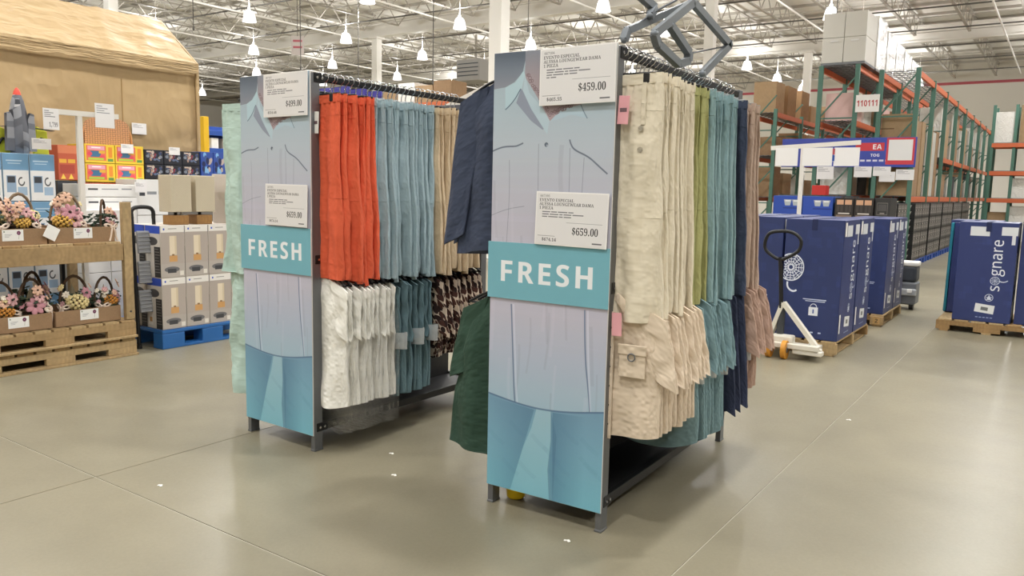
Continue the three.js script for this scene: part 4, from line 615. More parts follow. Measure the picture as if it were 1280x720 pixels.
// ---------- tan car shelter ----------
{
  const X = -9.0, zc = onX(246, 130, X).z, ev = onX(246, 80, X).y, z0 = 1.5, t = thing('car_shelter', 'tan tarpaulin car shelter with a pitched roof behind the toy cartons', 'shelter', [X, 0, zc], 0);
  const Lz = z0 - zc, rp = onZ(198, 25, zc), rx = rp.x - X, ry = rp.y;           // ridge
  const grid = (nu, nv, fn) => { const pos = [], uv = [], idx = []; for (let j = 0; j <= nv; j++) for (let i = 0; i <= nu; i++) { const p = fn(i / nu, j / nv); pos.push(...p); uv.push(i / nu * Lz, j / nv * 2); } for (let j = 0; j < nv; j++) for (let i = 0; i < nu; i++) { const a = j * (nu + 1) + i; idx.push(a, a + 1, a + nu + 1, a + 1, a + nu + 2, a + nu + 1); } const g = new THREE.BufferGeometry(); g.setAttribute('position', new THREE.Float32BufferAttribute(pos, 3)); g.setAttribute('uv', new THREE.Float32BufferAttribute(uv, 2)); g.setIndex(idx); g.computeVertexNormals(); return g; };
  const sag = (u, v) => .05 * N3(u * 9, v * 3, 2) + .035 * N3(u * 22, v * 9, 5) + .03 * N3(u * 16 + v * 10, v * 16, 8);
  obj('side_wall', grid(120, 40, (u, v) => [sag(u, v) * Math.sin(Math.PI * Math.min(1, v * 1.2)) - .03, v * (ev - .06), u * Lz]), M.tarp, t);
  obj('roof', grid(140, 40, (u, v) => [rx * v + .02, mix(ev, ry, v) + .022 * N3(u * 55 + v * 1.5, v * 1.2, 3) * smooth(.45, .15, u) + .02 * N3(u * 18, v * 5, 6), u * Lz]), M.tarp, t);
  obj('valance', grid(140, 6, (u, v) => [.05 + .02 * N3(u * 12, v * 1.5, 4) * (1 - v), ev - (.13 + .02 * N3(u * 30, 2, 2)) * (1 - v) + .006 * N3(u * 40, 1, 1), u * Lz]), M.tarp, t);
  obj('far_roof', grid(60, 10, (u, v) => [rx * (2 - v), mix(ev, ry, v), u * Lz]), M.tarp, t);
  { const s = new THREE.Shape(); s.moveTo(0, 0); s.lineTo(0, ev); s.lineTo(-rx, ry); s.lineTo(-2 * rx, ev); s.lineTo(-2 * rx, 0); s.closePath(); obj('end_wall', place(new THREE.ExtrudeGeometry(s, { depth: .02, bevelEnabled: false }), 0, 0, -.02, 0, Math.PI, 0), M.tarp, t); }
  obj('corner_seam', [rbox(.03, ev, .03, .01, ev / 2, 0, .012)], M.tarp, t);
  for (const [pz, w] of [[onX(151, 150, X).z - zc, .008]]) obj('wall_seam', box(.01, ev - .3, w, .045, (ev - .3) / 2, pz), M.tarpDark, t);
}
// ---------- far shelf between the shelter and the mint trousers ----------
{
  const X = -14; const z0 = onX(252, 150, X).z, z1 = onX(282, 150, X).z - 1.4; const t = thing('blue_shelf', 'blue retail shelf with a yellow end post beyond the shelter', 'shelf', [X, 0, z0]);
  obj('end_post', rbox(.12, 2.75, .12, 0, 1.375, -.06, .01), S(0xe0b21f, .6), t); obj('back_panel', rbox(.03, 2.6, z0 - z1, -.4, 1.3, (z1 - z0) / 2 - .14, .004), M.blue, t);
  for (const y of [.2, .8, 1.35, 1.75, 2.1, 2.45]) obj('shelf_board', rbox(.42, .1, z0 - z1 - .02, -.2, y, (z1 - z0) / 2 - .14, .006), M.blue, t);
  const r = rng(9); for (const y of [1.8, 2.15]) for (let i = 0; i < 5; i++) { const hh = .2; const o = obj('small_carton', rbox(.2, hh, .16, 0, hh / 2, 0, .005), [M.paper, S(0xb8ad9f, .7), S(0x8a4a40, .7)][i % 3]); o.position.set(X - .12, y + .001, z0 - .3 - i * .26); tag(o, ORD[i] + ' small carton from the yellow post on the ' + (y > 2 ? 'upper' : 'lower') + ' blue shelf', 'carton', 'small cartons on the blue shelf'); }
}
// ================= right: mattress cartons on pallets =================
const sogSide = canvasTex(320, 640, (g, W, H) => {
  g.fillStyle = '#2b386c'; g.fillRect(0, 0, W, H); const r = rng(3); for (let i = 0; i < 40; i++) { g.fillStyle = `rgba(${r() < .5 ? '70,92,165' : '28,42,100'},.12)`; g.fillRect(r() * W, r() * H, 10 + 60 * r(), 6 + 50 * r()); }
  g.fillStyle = '#dcdfe2'; g.fillRect(60, 26, 108, 60); g.fillRect(232, 24, 88, 54); g.fillRect(290, 70, 20, 66);
  g.save(); g.translate(228, 440); g.rotate(-Math.PI / 2); g.fillStyle = '#e8ebf0'; g.textBaseline = 'middle'; g.font = '92px sans-serif'; let x = 0; for (const c of 's') { g.fillText(c, x, -12); x += g.measureText(c).width; }
  // round net emblem for the o
  g.strokeStyle = '#cfd6e4'; g.lineWidth = 4; g.beginPath(); g.arc(x + 28, -8, 25, 0, 7); g.stroke(); g.lineWidth = 2; for (let k = 0; k < 8; k++) { g.beginPath(); g.moveTo(x + 28, -8); g.lineTo(x + 28 + 25 * Math.cos(k * .785), -8 + 25 * Math.sin(k * .785)); g.stroke(); } for (const q of [8, 16]) { g.beginPath(); g.arc(x + 28, -8, q, 0, 7); g.stroke(); } g.lineWidth = 6; g.beginPath(); g.moveTo(x + 28, 17); g.quadraticCurveTo(x + 16, 40, x + 34, 62); g.stroke(); x += 58;
  g.fillText('gnare', x, -12); g.restore();
  g.strokeStyle = '#cfd6e4'; g.lineWidth = 4; g.beginPath(); g.arc(196, 482, 22, 0, 7); g.stroke(); g.fillStyle = '#cfd6e4'; g.fillRect(180, 478, 34, 4); g.beginPath(); g.moveTo(196, 462); g.lineTo(210, 496); g.lineTo(182, 496); g.fill();
  g.fillStyle = '#e2e4e4'; g.save(); g.translate(176, 555); g.rotate(.1); g.fillRect(-54, -28, 108, 56); g.fillStyle = '#6c6f70'; g.fillRect(-20, -10, 40, 22); g.restore(); g.fillStyle = '#9fb0d6'; for (let i = 0; i < 5; i++) g.fillRect(130 + i * 20, 610, 14, 5);
});
const sogFront = canvasTex(320, 640, (g, W, H) => {
  g.fillStyle = '#293665'; g.fillRect(0, 0, W, H); const r = rng(6); for (let i = 0; i < 50; i++) { g.fillStyle = `rgba(${r() < .5 ? '66,88,160' : '26,40,98'},.12)`; g.fillRect(r() * W, r() * H, 10 + 80 * r(), 6 + 50 * r()); }
  g.strokeStyle = '#e3e8f2'; g.lineWidth = 7; g.beginPath(); g.arc(40, 260, 72, 0, 7); g.stroke(); g.lineWidth = 4; for (const q of [16, 32, 48, 62]) { g.beginPath(); for (let k = 0; k <= 16; k++) { const a = k / 16 * 6.283, rr = q + (k % 2 ? 4 : -4); g.lineTo(40 + rr * Math.cos(a), 260 + rr * Math.sin(a)); } g.stroke(); } for (let k = 0; k < 16; k++) { g.beginPath(); g.moveTo(40 + 12 * Math.cos(k * .3927), 260 + 12 * Math.sin(k * .3927)); g.lineTo(40 + 70 * Math.cos(k * .3927), 260 + 70 * Math.sin(k * .3927)); g.stroke(); }
  g.lineWidth = 10; g.beginPath(); g.moveTo(26, 340); g.quadraticCurveTo(20, 372, 46, 386); g.quadraticCurveTo(66, 396, 80, 382); g.stroke();
  g.fillStyle = '#c9d2e6'; g.fillRect(120, 424, 130, 5); g.fillRect(134, 434, 110, 4); g.fillStyle = '#e6e9ee'; g.fillRect(156, 468, 52, 46); g.fillStyle = '#4a5c9c'; g.fillRect(178, 480, 8, 22); g.strokeStyle = '#dfe4ee'; g.lineWidth = 4; g.beginPath(); g.arc(182, 468, 18, 3.14, 6.28); g.stroke(); g.fillStyle = '#b9c4de'; for (const x of [150, 172, 216]) g.fillRect(x, 602, 16, 8);
});
function mattress(label, group, [x0, x1, z0, z1], y, h, turn = 0, faces = { px: sogSide, pz: sogFront }) {
  const w = x1 - x0, d = z0 - z1; return carton('mattress_carton', label, 'carton', group, [(x0 + x1) / 2, y, (z0 + z1) / 2], [w, h, d], M.navyBox, faces, turn, (t) => {
    obj('tape', [rbox(.05, .004, d * .98, 0, h + .0015, 0, .001), rbox(.05, .1, .003, 0, h - .05, d / 2 + .003, .001)], M.navyDark, t);
    obj('corner_sticker', plane(.07, .13, w / 2 + .0035, h - .085, d / 2 - .06, 0, Math.PI / 2), M.paper, t); obj('address_sticker', plane(.045, .18, w / 2 + .0035, .16, d / 2 - .05, 0, Math.PI / 2), M.paper, t); });
}
pallet('wooden_pallet', 'wooden pallet under two mattress cartons beside the hand pallet jack', [-2.12, 0, -8.4], 0, .94, 1.42, .135, { n: 6 });
mattress('navy mattress carton with a net emblem on the pallet by the jack', undefined, [-2.19, -1.66, -7.72, -8.36], .137, 1.13);
mattress('navy mattress carton right behind the emblem carton on the jack pallet', undefined, [-2.19, -1.66, -8.4, -9.05], .137, 1.13);
mattress('navy mattress carton on the rack side of the emblem carton', undefined, [-2.74, -2.21, -7.72, -8.36], .137, 1.14); mattress('navy mattress carton in the rear corner of the jack pallet', undefined, [-2.74, -2.21, -8.4, -9.05], .137, 1.14);
pallet('wooden_pallet', 'wooden pallet stencilled 2 under the second pair of mattress cartons', [-2.08, 0, -10.45], 0, .9, 1.2, .135, { n: 6 });
mattress('navy mattress carton in front on the pallet stencilled 2', undefined, [-2.15, -1.65, -9.9, -10.5], .137, 1.1); mattress('navy mattress carton at the back of the pallet stencilled 2', undefined, [-2.15, -1.65, -10.53, -11.1], .137, 1.1);
{ const t = canvasTex(64, 64, (g) => { g.fillStyle = '#b8935c'; g.fillRect(0, 0, 64, 64); g.fillStyle = '#2a1d12'; g.font = 'bold 54px sans-serif'; g.textAlign = 'center'; g.fillText('2', 32, 52); }); const o = thing('pallet_block', 'stencilled wooden end block of the second mattress pallet', 'block', [-1.7, .018, -9.86]); obj('block', rbox(.14, .1, .05, 0, .05, .0, .004), M.woodB, o); obj('stencil', plane(.075, .075, 0, .05, .0265), faceMat(t), o); }
pallet('wooden_pallet', 'wooden pallet under the mattress carton whose name faces the aisle', [-.62, 0, -10.62], 0, 1.0, 1.05, .135, { n: 6 });
mattress('navy mattress carton with its name reading up the face', undefined, [-.97, -.41, -10.13, -10.7], .137, 1.1, 0, { pz: sogSide, px: sogFront });
mattress('navy and turquoise edged mattress carton leaning behind the named one', undefined, [-1.12, -.6, -10.73, -11.3], .137, 1.1, 0, { pz: sogFront });
{ const o = obj('corner_board', rbox(.03, 1.05, .07, -1.1, .68, -10.69, .004, 0, 0, -.012), M.tealBox); tag(o, 'turquoise edge board beside the leaning mattress carton', 'edge board'); }
{ const o = obj('corner_board', rbox(.1, 1.06, .03, -1.03, .68, -10.68, .004, 0, 0, -.01), M.navyBox); tag(o, 'navy edge board beside the turquoise one', 'edge board'); }
mattress('navy mattress carton at the aisle end of the named carton pallet', undefined, [-.38, .12, -10.2, -10.8], .137, 1.12, 0, { px: sogSide });
// hand pallet jack
{
  const t = thing('pallet_jack', 'cream hand pallet jack with black loop handle and orange wheel', 'pallet jack', [-2.02, 0, -7.55]);
  const cr = S(0xd8d3c6, .45), yw = S(0xc98a2c, .5);
  for (const s of [-.16, .16]) obj('fork', rbox(.13, .05, .62, .02 + s, .075, -.15, .01), cr, t);
  obj('frame', [rbox(.5, .05, .12, .05, .12, .2, .01), rbox(.26, .045, .1, .2, .075, .2, .012), rbox(.2, .09, .12, -.04, .16, .16, .02)], cr, t);
  obj('brace', [bar(V(.3, .09, .18), V(-.06, .5, .14), .05, .04), bar(V(-.2, .1, .1), V(-.06, .5, .14), .045, .04)], cr, t);
  obj('pump', cyl(.035, .035, .3, -.08, .32, .12, 14), M.darkMetal, t);
  obj('tow_bar', tube([V(-.08, .45, .14), V(-.1, .8, .16), V(-.11, .92, .17)], .02, 10, 8), M.black, t);
  obj('loop_handle', tube([V(-.11, .9, .17), V(-.03, .93, .18), V(.06, 1.0, .185), V(.07, 1.09, .19), V(-.0, 1.15, .19), V(-.12, 1.16, .19), V(-.22, 1.13, .19), V(-.25, 1.0, .185), V(-.18, .93, .18)], .016, 40, 8, true), M.black, t);
  for (const s of [-.07, .07]) { const w = obj('wheel', cyl(.085, .085, .04, -.06 + s, .085, .26, 20, 0, 0, Math.PI / 2), yw, t); obj('hub', cyl(.03, .03, .046, -.06 + s, .085, .26, 14, 0, 0, Math.PI / 2), M.greyMetal, w); }
}
// floor machine behind the second pallet
{ const t = thing('pallet_truck', 'grey electric pallet truck standing past the second mattress pallet', 'pallet truck', [-1.72, 0, -11.75]); obj('body', [rbox(.34, .3, .34, 0, .22, 0, .03)], S(0x6d7074, .5), t); obj('cowl', rbox(.32, .24, .3, 0, .48, 0, .05), S(0x3c4046, .5), t); obj('cover', rbox(.33, .06, .31, 0, .61, 0, .02), M.white, t); obj('bumper', rbox(.36, .09, .06, 0, .24, .18, .02), S(0xa6a8aa, .5), t); obj('lamp', rbox(.06, .05, .02, .1, .26, .212, .01), M.paper, t); for (const s of [-1, 1]) obj('wheel', cyl(.06, .06, .05, s * .12, .06, .1, 14, 0, 0, Math.PI / 2), M.black, t); }

// ================= price boards, goods in front of the rack row =================
{ const z = -11.6, a = onZ(964, 187, z), b = onZ(1076, 178, z), p = onZ(1003, 200, z); const t = thing('sign_stand', 'white sign stand with clear card pockets behind the mattress cartons', 'sign stand', [p.x, 0, z]);
  const y = (a.y + b.y) / 2; obj('pole', rbox(.05, y, .05, 0, y / 2, 0, .004), M.white, t); obj('base_plate', rbox(.4, .012, .4, 0, .006, 0, .004), M.white, t); obj('crossbar', bar(V(a.x - p.x, a.y + .02, .0), V(b.x - p.x, b.y, .0), .04, .06), M.white, t);
  for (const [pa, pb] of [[970, 999], [1004, 1042], [1043, 1076]]) { const q0 = onZ(pa, 190, z), q1 = onZ(pb, 190, z); obj('card_pocket', rbox(q1.x - q0.x - .01, .25, .004, (q0.x + q1.x) / 2 - p.x, y - .15, .03, .001), M.sleeve, t); }
  obj('ribbon', [box(.03, .08, .003, onZ(1043, 190, z).x - p.x, y - .08, .036)], M.red, t); obj('ribbon_blue', [box(.03, .08, .003, onZ(1043, 190, z).x - p.x, y - .17, .036)], M.blue, t); }
function goods(name, label, group, z, pxA, pxB, yTop, nx, ny, depth, mat, tex, base = 0) {
  const a = onZ(pxA, 260, z).x, b = onZ(pxB, 260, z).x, w = (b - a) / nx, h = (yTop - base) / ny; for (let i = 0; i < nx; i++) for (let j = 0; j < ny; j++) carton(name, (nx > 1 ? ORD[i] + ' column ' : '') + ORD[j] + ' layer: ' + label, 'carton', group, [a + (i + .5) * w, base + j * h, z - depth / 2], [w - .01, h - .004, depth], mat, { pz: tex });
}
const blueDisp = canvasTex(160, 128, (g, W, H) => { g.fillStyle = '#2446a0'; g.fillRect(0, 0, W, H); g.fillStyle = '#aab0b4'; for (const x of [62, 108]) { g.beginPath(); g.moveTo(x - 4, 22); g.lineTo(x + 40, 22); g.lineTo(x + 32, 60); g.lineTo(x + 4, 60); g.fill(); } g.fillStyle = '#dfe1e0'; for (const x of [66, 112]) g.fillRect(x, 26, 28, 8); g.fillStyle = '#16307a'; g.fillRect(56, 72, 100, 8); });
const brew = canvasTex(160, 128, (g, W, H) => { g.fillStyle = '#26201e'; g.fillRect(0, 0, W, H); g.fillStyle = '#c89c7c'; g.fillRect(14, 12, 60, 30); g.fillRect(86, 12, 60, 30); g.fillStyle = '#3d3634'; g.fillRect(16, 46, 24, 40); g.fillRect(48, 46, 24, 40); g.fillRect(90, 46, 24, 40); g.fillRect(120, 46, 24, 40); g.fillStyle = '#c9c1ba'; g.fillRect(30, 92, 100, 8); g.fillStyle = '#7d6a5c'; g.fillRect(12, 106, 136, 16); });
const cases = canvasTex(128, 160, (g, W, H) => { g.fillStyle = '#1c1b1d'; g.fillRect(0, 0, W, H); g.lineWidth = 7; for (const [x, y] of [[34, 40], [94, 40], [34, 112], [94, 112]]) { g.strokeStyle = '#b9b3ad'; g.beginPath(); g.moveTo(x - 20, y - 22); g.lineTo(x - 14, y + 26); g.moveTo(x + 20, y - 22); g.lineTo(x + 14, y + 26); g.moveTo(x - 18, y + 4); g.lineTo(x + 18, y + 4); g.stroke(); g.fillStyle = '#6d6864'; g.fillRect(x - 18, y - 26, 36, 16); } g.fillStyle = '#d8d2cb'; g.fillRect(48, 70, 32, 12); });
const chairs = canvasTex(128, 128, (g, W, H) => { g.fillStyle = '#2a292a'; g.fillRect(0, 0, W, H); g.strokeStyle = '#6a6662'; g.lineWidth = 5; g.strokeRect(18, 30, 90, 70); g.fillStyle = '#4a4848'; g.fillRect(26, 38, 74, 40); g.fillStyle = '#8b857f'; g.fillRect(44, 88, 40, 8); });
goods('bottle_display', 'blue display carton of silver cups behind the mattress cartons', 'blue cup displays', -14.5, 966, 1041, 1.47, 2, 4, .6, M.blue, blueDisp);
goods('coffee_carton', 'black and copper carton stacked beside the blue displays', 'black and copper cartons', -14.5, 1043, 1092, 1.46, 2, 4, .6, S(0x26201e, .6), brew);
goods('chair_carton', 'black carton with a seat picture beside the copper ones', 'black seat cartons', -14.55, 1093, 1113, 1.47, 1, 4, .6, S(0x2a292a, .6), chairs);
const caseMat = S(0x242325, .6);
// dark case stacks along the aisle, on blue pallets
{ const spots = [[-15.3, 1], [-16.45, 1], ...Array.from({ length: 10 }, (_, k) => [-18.4 - 2.25 * Math.floor(k / 2) - .1 - (k % 2) * 1.03, 0])];
  spots.forEach(([z, out], n) => { const x1 = -2.62, w = out ? .95 : .76, d = 1.0;
    const t = thing('plastic_pallet', ORD[n] + ' blue plastic pallet under dark cartons along the aisle', 'pallet', [x1 - w / 2, 0, z - d / 2], 0, 'blue pallets along the aisle'); obj('deck', rbox(w, .03, d, 0, .125, 0, .004), M.blue, t); for (const sz of [-1, 0, 1]) for (const sx of [-1, 1]) obj('block', rbox(.14, .11, .14, sx * (w / 2 - .07), .055, sz * (d / 2 - .07), .005), M.blue, t);
    const ny = 4, h = 1.22 / ny; for (let i = 0; i < 3; i++) for (let j = 0; j < ny; j++) carton('case_carton', ORD[i] + ' black carton, ' + ORD[j] + ' layer, on the ' + ORD[n] + ' blue aisle pallet', 'carton', 'dark cartons along the aisle', [x1 - w / 2, .141 + j * h, z - (i + .5) * d / 3], [w, h - .003, d / 3 - .008], caseMat, { px: cases, pz: cases }); }); }

// ================= pallet racks =================
function rackRow(label, xa, xb, z0, z1, dz, H, levels) {
  const t = thing('pallet_rack', label, 'pallet rack', [(xa + xb) / 2, 0, z0]); const hw = (xb - xa) / 2;
  for (let z = 0; z >= z1 - z0; z -= dz) { for (const s of [-1, 1]) obj('upright', [rbox(.09, H, .08, s * hw, H / 2, z, .004), rbox(.16, .012, .14, s * hw, .006, z, .002)], M.green, t); const b = []; for (let y = .3; y < H - .3; y += .95) { b.push(bar(V(-hw, y, z), V(hw, y, z), .03, .03)); b.push(bar(V(-hw, y, z), V(hw, y + .9, z), .03, .03)); } obj('brace', b, M.green, t); }
  for (const lv of levels) { const [y, bay] = Array.isArray(lv) ? lv : [lv, 0];
    for (const s of [-1, 1]) for (let z = -bay * dz; z > z1 - z0 + .1; z -= dz) obj('beam', rbox(.05, .12, dz - .08, s * (hw + .0), y - .06, z - dz / 2, .004), M.orange, t);
    const g = []; for (let z = -.1 - bay * dz; z > z1 - z0; z -= .3) g.push(box(2 * hw, .012, .03, 0, y - .002, z)); for (let k = -3; k <= 3; k++) g.push(box(.012, .012, z0 - z1 - bay * dz, k * hw / 3.2, y + .002, (z1 - z0 - bay * dz) / 2)); obj('wire_deck', g, M.greyMetal, t); }
  return t;
}
rackRow('green and orange pallet rack along the aisle, with tall brown cartons', -3.45, -2.75, -18.4, -36.4, 2.25, 4.12, [1.5, [2.5, 2], 4.08]);
rackRow('green and orange pallet rack carrying wrapped white cartons on top', -4.68, -3.93, -18.4, -36.4, 2.25, 4.275, [1.5, 3.1, 4.27]);
rackRow('pallet rack behind the wrapped cartons with orange beams, far side', -7.3, -6.5, -21.3, -36, 2.45, 3.7, [1.4, 2.5, 3.62]);
// wrapped white cartons on the top level
{ let z = -18.45; const r = rng(21); for (let i = 0; i < 6; i++) { const d = 1.05, h = [1.05, 1.15, 1.0, .95, .9, .85][i]; const t = thing('wrapped_pallet_load', i ? ORD[i - 1] + ' film wrapped load behind the white cartons on the top rack level' : 'white cartons stacked on the end of the top rack level', 'wrapped load', [-4.27, 4.29, z - d / 2], 0, i ? 'wrapped loads on the top rack level' : undefined);
    obj('pallet_deck', rbox(.9, .05, d, 0, .025, 0, .004), M.greyMetal, t);
    for (let j = 0; j < 2; j++) for (let k = 0; k < 2; k++) obj('carton_block', rbox(.44, h / 2 - .006, d - .02, -.225 + k * .45, .05 + (j + .5) * h / 2, 0, .008), i ? M.wrap : S(0xcfcbc2, .6), t);
    if (!i) for (let k = 0; k < 2; k++) obj('hand_hole', rbox(.16, .03, .004, -.2 + k * .42, .05 + h * .43, d / 2 - .008, .001), M.paperGrey, t);
    if (i) obj('stretch_film', rbox(.94, h + .02, d + .02, 0, .05 + h / 2, 0, .03), M.film, t);
    z -= d + .1 + .1 * r(); } }
// loads on the aisle rack: a wide brown carton, tall ones, wrapped ones
carton('brown_carton', 'wide brown carton on the end of the aisle rack', 'carton', undefined, [-3.1, 1.51, -18.86], [.6, 1.7, .7], M.cardB, {}, 0, (t, w, h, d) => obj('printed_mark', [plane(.1, .12, -.05, h - .75, d / 2 + .002), plane(.12, .1, .15, h - .75, d / 2 + .002), plane(.3, .02, -.2, h - .3, d / 2 + .002)], M.cardDark, t));
const bayZ = (k, u) => -18.4 - 2.25 * k - .1 - u * 2.05;          // u 0..1 inside bay k of the aisle racks
{ const spec = [[0, .56, 1.62, M.card], [0, .88, 1.66, M.cardB], [1, .12, 1.6, M.wrap], [1, .38, 1.66, M.cardB], [1, .64, 1.55, M.wrap], [1, .9, 1.6, M.card]];
  spec.forEach(([k, u, h, m], i) => carton('tall_carton', ORD[i] + ' tall narrow carton from the wide brown carton on the aisle rack', 'carton', 'tall cartons on the aisle rack', [-3.1, 1.51, bayZ(k, u)], [.54, h, .48], m));
  let n = 0; for (let k = 2; k < 8; k++) for (const u of [.22, .72]) { const r = rng(300 + n); carton('wrapped_load', ORD[n % 13] + (n > 12 ? ' far' : '') + ' film wrapped load from the brown cartons on the middle rack level', 'wrapped load', 'wrapped loads on the middle rack level', [-3.1, 2.51, bayZ(k, u)], [.5, .7 + .7 * r(), .7], [M.wrap, M.cardB, M.wrap, M.card][n % 4]); n++; }
  n = 0; for (let k = 2; k < 8; k++) for (const u of [.22, .72]) { const r = rng(400 + n); carton('wrapped_load', ORD[n] + ' film wrapped load on the low aisle rack level past the cartons', 'wrapped load', 'wrapped loads on the low rack level', [-3.1, 1.51, bayZ(k, u)], [.5, .5 + .3 * r(), .7], [M.wrap, M.card, M.wrap, M.darkMetal][n % 4]); n++; } }
{ const r = rng(34); let n = 0; for (let k = 0; k < 4; k++) for (const u of [.26, .76]) { carton('wrapped_load', ORD[n] + ' wrapped load from the rack end under the white cartons', 'wrapped load', 'wrapped loads under the white cartons', [-4.3, 3.11, bayZ(k, u)], [.6, .45 + .25 * r(), .8], [S(0xd9b3ac, .4), M.wrap, M.card][n % 3]); carton('wrapped_load', ORD[n] + ' mixed load from the rack end on its low level', 'wrapped load', 'low loads in the rack', [-4.3, 1.51, bayZ(k, u)], [.6, .5 + .5 * r(), .85], [M.wrap, M.darkMetal, M.card, M.wrap][n % 4]); n++; }
  for (let i = 0; i < 10; i++) [1.41, 2.51, 3.63].forEach((y, lv) => carton('stored_carton', ORD[i] + ' carton along the ' + ['lowest', 'middle', 'top'][lv] + ' level of the rack past the taupe trousers', 'carton', 'cartons on the far rack', [-6.9, y, -21.3 - 2.45 * Math.floor(i / 2) - .65 - (i % 2) * 1.1], [.6, .4 + .45 * r(), .75 + .2 * r()], [M.card, M.cardB, M.wrap, M.cardC][Math.floor(r() * 4)])); }
// red and white carton, dark things on the low level
carton('red_carton', 'bright red carton above the blue cup displays', 'carton', undefined, [-4.33, 1.49, -17.6], [.28, .2, .3], S(0xc8352f, .6)); { const t = thing('goods_shelf', 'dark shelf board behind the cup displays under the red carton', 'shelf', [-4.36, 0, -17.6]); obj('board', rbox(1.5, .03, .6, 0, 1.47, 0, .004), M.darkMetal, t); for (const s of [-1, 1]) for (const q of [-1, 1]) obj('leg', rbox(.04, 1.455, .04, s * .72, .7275, q * .27, .003), M.darkMetal, t); }
// number board and blue banner
{ const p = onZ(1084, 129, -18.3); const t = thing('number_sign', 'white board with red numbers 110111 hung on the rack uprights', 'sign', [p.x, p.y, -18.32]); obj('board', rbox(.47, .36, .006, 0, 0, 0, .002), M.paper, t); obj('number_print', plane(.46, .35, 0, 0, .0042), faceMat(canvasTex(256, 192, (g, W, H) => { g.fillStyle = '#ece8e4'; g.fillRect(0, 0, W, H); g.fillStyle = '#b3262c'; g.font = 'bold 96px sans-serif'; g.textAlign = 'center'; g.textBaseline = 'middle'; '110111'.split('').forEach((c, i) => { g.save(); g.translate(28 + i * 40, 96); g.scale(.75, 1); g.fillText(c, 0, 0); g.restore(); }); })), t); }
{ const a = onZ(1018, 191, -18.2), b = onZ(1144, 190, -18.2), x0 = onZ(975, 191, -18.2).x, w = b.x - x0; const t = thing('banner', 'blue banner with a red and white square across the rack end', 'banner', [(x0 + b.x) / 2, 2.41, -18.35]); obj('cloth', rbox(w, .62, .012, 0, 0, 0, .004), M.blue, t);
  obj('banner_print', plane(w, .61, 0, 0, .0075), faceMat(canvasTex(1024, 238, (g, W, H) => { g.fillStyle = '#3b4aa6'; g.fillRect(0, 0, W, H); const U = x => (x - x0) / w * W; g.fillStyle = '#cc3a44'; g.fillRect(U(-3.85), 40, U(-3.28) - U(-3.85), 66); g.fillStyle = '#f0eef2'; g.font = 'bold 58px sans-serif'; g.textBaseline = 'middle'; g.textAlign = 'right'; g.fillText('EA', U(-3.33), 74); g.font = 'bold 34px sans-serif'; g.fillText('TOG', U(-3.36), 142); g.font = 'bold 26px sans-serif'; g.fillStyle = '#d9d8e6'; for (let i = 0; i < 12; i++) g.fillRect(U(-4.6) + i * 46, 178, 34, 16); g.fillStyle = '#cf3f4c'; g.fillRect(U(-3.24), 2, U(-2.7) - U(-3.24), 216); g.fillStyle = '#ecebea'; g.fillRect(U(-3.2), 18, U(-2.74) - U(-3.2), 166); })), t);
  for (const [pa, pb, ya, yb, lab] of [[1017, 1039, 2.1, 1.83, 'white product card under the banner end'], [1064, 1087, 2.1, 1.88, 'white product card under the middle of the banner'], [1088, 1111, 2.1, 1.91, 'white product card with a picture under the banner'], [1117, 1141, 2.04, 1.83, 'lowest white product card under the red square'], [1096, 1117, 1.99, 1.79, 'white product card half behind another']]) { const p0 = onZ(pa, 215, -18.1), p1 = onZ(pb, 215, -18.1); card(lab, V((p0.x + p1.x) / 2, (ya + yb) / 2 + .01, -18.336 + (pa === 1096 ? -.004 : 0)), p1.x - p0.x - .02, ya - yb, 0, CARD2); } }
// rack across the aisle end, loaded
{ const z = -29.5; const t = thing('pallet_rack', 'orange beamed pallet rack across the end of the aisle', 'pallet rack', [0, 0, z]); for (const x of [-2.15, -1.55, .9]) for (const q of [0, -1]) obj('upright', rbox(.09, 4.4, .09, x, 2.2, q, .004), M.green, t);
  for (const y of [1.5, 2.35, 3.22]) { for (const q of [0, -1]) { obj('beam', rbox(3.1, .13, .05, -.6, y - .065, q + .05, .004), M.orange, t); } obj('deck', box(3.0, .015, 1, -.6, y + .01, -.45), M.greyMetal, t); }
  let li = 0; for (const [x, y, w, h, m] of [[-1.85, 3.24, .6, .95, M.wrap], [-1.1, 3.24, .7, 1.15, M.cardB], [-.3, 3.24, .7, 1.0, M.cardC], [-1.15, 1.52, .8, .62, M.wrap], [-.3, 1.52, .7, .6, M.wrap], [-1.15, .16, .8, 1.1, M.wrap], [-.3, .16, .7, 1.1, M.paperGrey], [-1.85, .16, .5, .9, M.cardB]]) carton('wrapped_load', ORD[li++] + ' load counted on the rack across the aisle end', 'wrapped load', 'loads on the cross rack', [x, y, z - .5], [w, h, .8], m); 
}
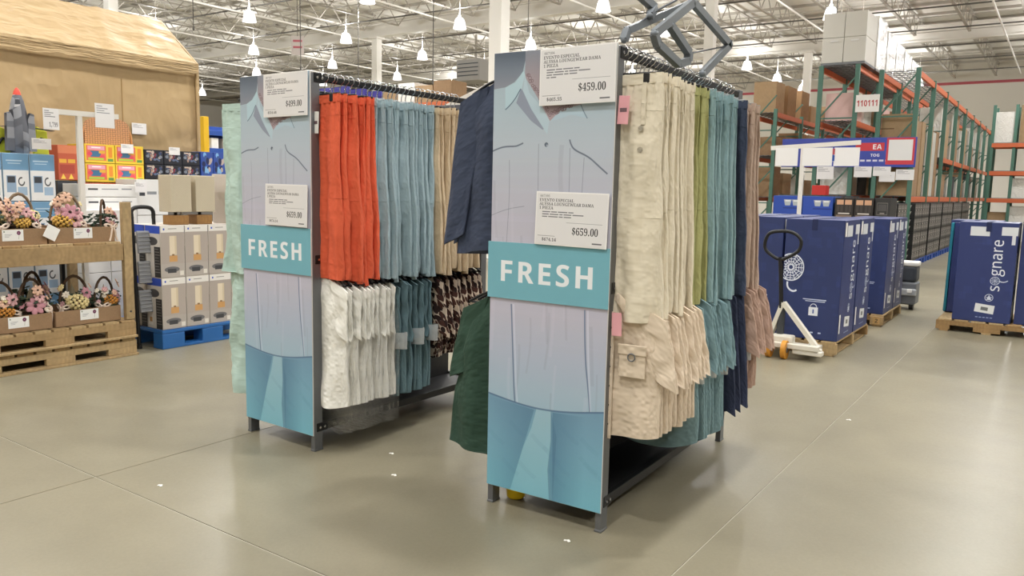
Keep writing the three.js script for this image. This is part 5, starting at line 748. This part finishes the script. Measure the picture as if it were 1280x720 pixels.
// far goods seen over the racks between the two clothing racks
{ const p = onZ(588, 128, -12.0); const t = thing('white_canopy', 'white slanting canopy top seen over the navy blouse', 'canopy', [-9.3, 0, -12.0]); const s = new THREE.Shape(); s.moveTo(-1.0, 2.5); s.lineTo(-1.0, 2.95); s.lineTo(.9, 3.6); s.lineTo(.9, 2.5); s.closePath(); obj('canopy_top', place(new THREE.ExtrudeGeometry(s, { depth: 1.6, bevelEnabled: false }), 0, 0, -1.6), S(0xd9d3cb, .7), t); for (const [x, z] of [[-.95, -.05], [.85, -.05], [-.95, -1.55], [.85, -1.55]]) obj('leg', rbox(.05, 2.5, .05, x, 1.25, z, .004), M.white, t); }
{ const z = -20; const t = thing('pallet_rack', 'distant pallet rack seen over the sand trousers', 'pallet rack', [-18, 0, z]); for (const x of [-1.6, 1.6]) for (const q of [0, -1]) obj('upright', rbox(.09, 4.2, .09, x, 2.1, q, .004), M.green, t); for (const y of [2.6, 4.2]) for (const q of [0, -1]) obj('beam', rbox(3.2, .12, .05, 0, y - .06, q, .004), M.orange, t); for (let i = 0; i < 4; i++) carton('stored_carton', ORD[i] + ' tan carton on the distant rack over the sand trousers', 'carton', 'tan cartons on the distant rack', [-19.2 + i * .78, 4.21, z - .5], [.74, .55 + .12 * (i % 2), .8], [M.cardB, M.wrap, M.cardB, M.card][i]); }
// hung from the roof: unit heater, paper sign, drop cords
{ const a = onY(594, 70, 6.4); const t = thing('unit_heater', 'grey boxy air handler hung under the roof behind the lamps', 'air handler', [-23.7, 6.45, -30.7]); obj('cabinet', rbox(1.4, 1.0, 1.2, 0, .5, 0, .04), S(0x9b9894, .6), t); obj('grille', [0, 1, 2, 3].map(k => box(1.2, .04, .02, 0, .25 + k * .18, .61)), M.darkMetal, t); obj('drop_pipe', cyl(.06, .06, 1.2, 0, 1.6, 0, 10), M.steel, t); }
{ const p = onY(372, 57, 6.0); const t = thing('hanging_sign', 'white and pink paper sign hung from the roof on a cord', 'sign', [p.x, p.y, p.z], .6); obj('sheet', rbox(.42, .62, .006, 0, 0, 0, .002), S(0xdcd2cf, .8), t); for (const y of [.15, -.05]) obj('print_bar', box(.3, .07, .002, 0, y, .005), S(0xc9707c, .8), t); obj('cord', cyl(.01, .01, 8.5 - p.y, 0, (8.5 - p.y) / 2 + .3, 0, 6), M.steelDark, t); }
for (const [px, py, yb] of [[242, 38, 5.9], [376, 88, 5.0], [448, 105, 4.6], [541, 105, 4.6], [660, 40, 6.4], [1043, 60, 5.4]]) { const p = onY(px, py, yb); const o = obj('drop_cord', [cyl(.014, .014, 8.5 - yb, 0, (8.5 - yb) / 2, 0, 6), cyl(.03, .03, .12, 0, .06, 0, 8)], M.steelDark); o.position.copy(p); tag(o, 'thin power drop cord hanging from the roof', 'cord', 'drop cords from the roof'); }
renderer.render(scene, camera);
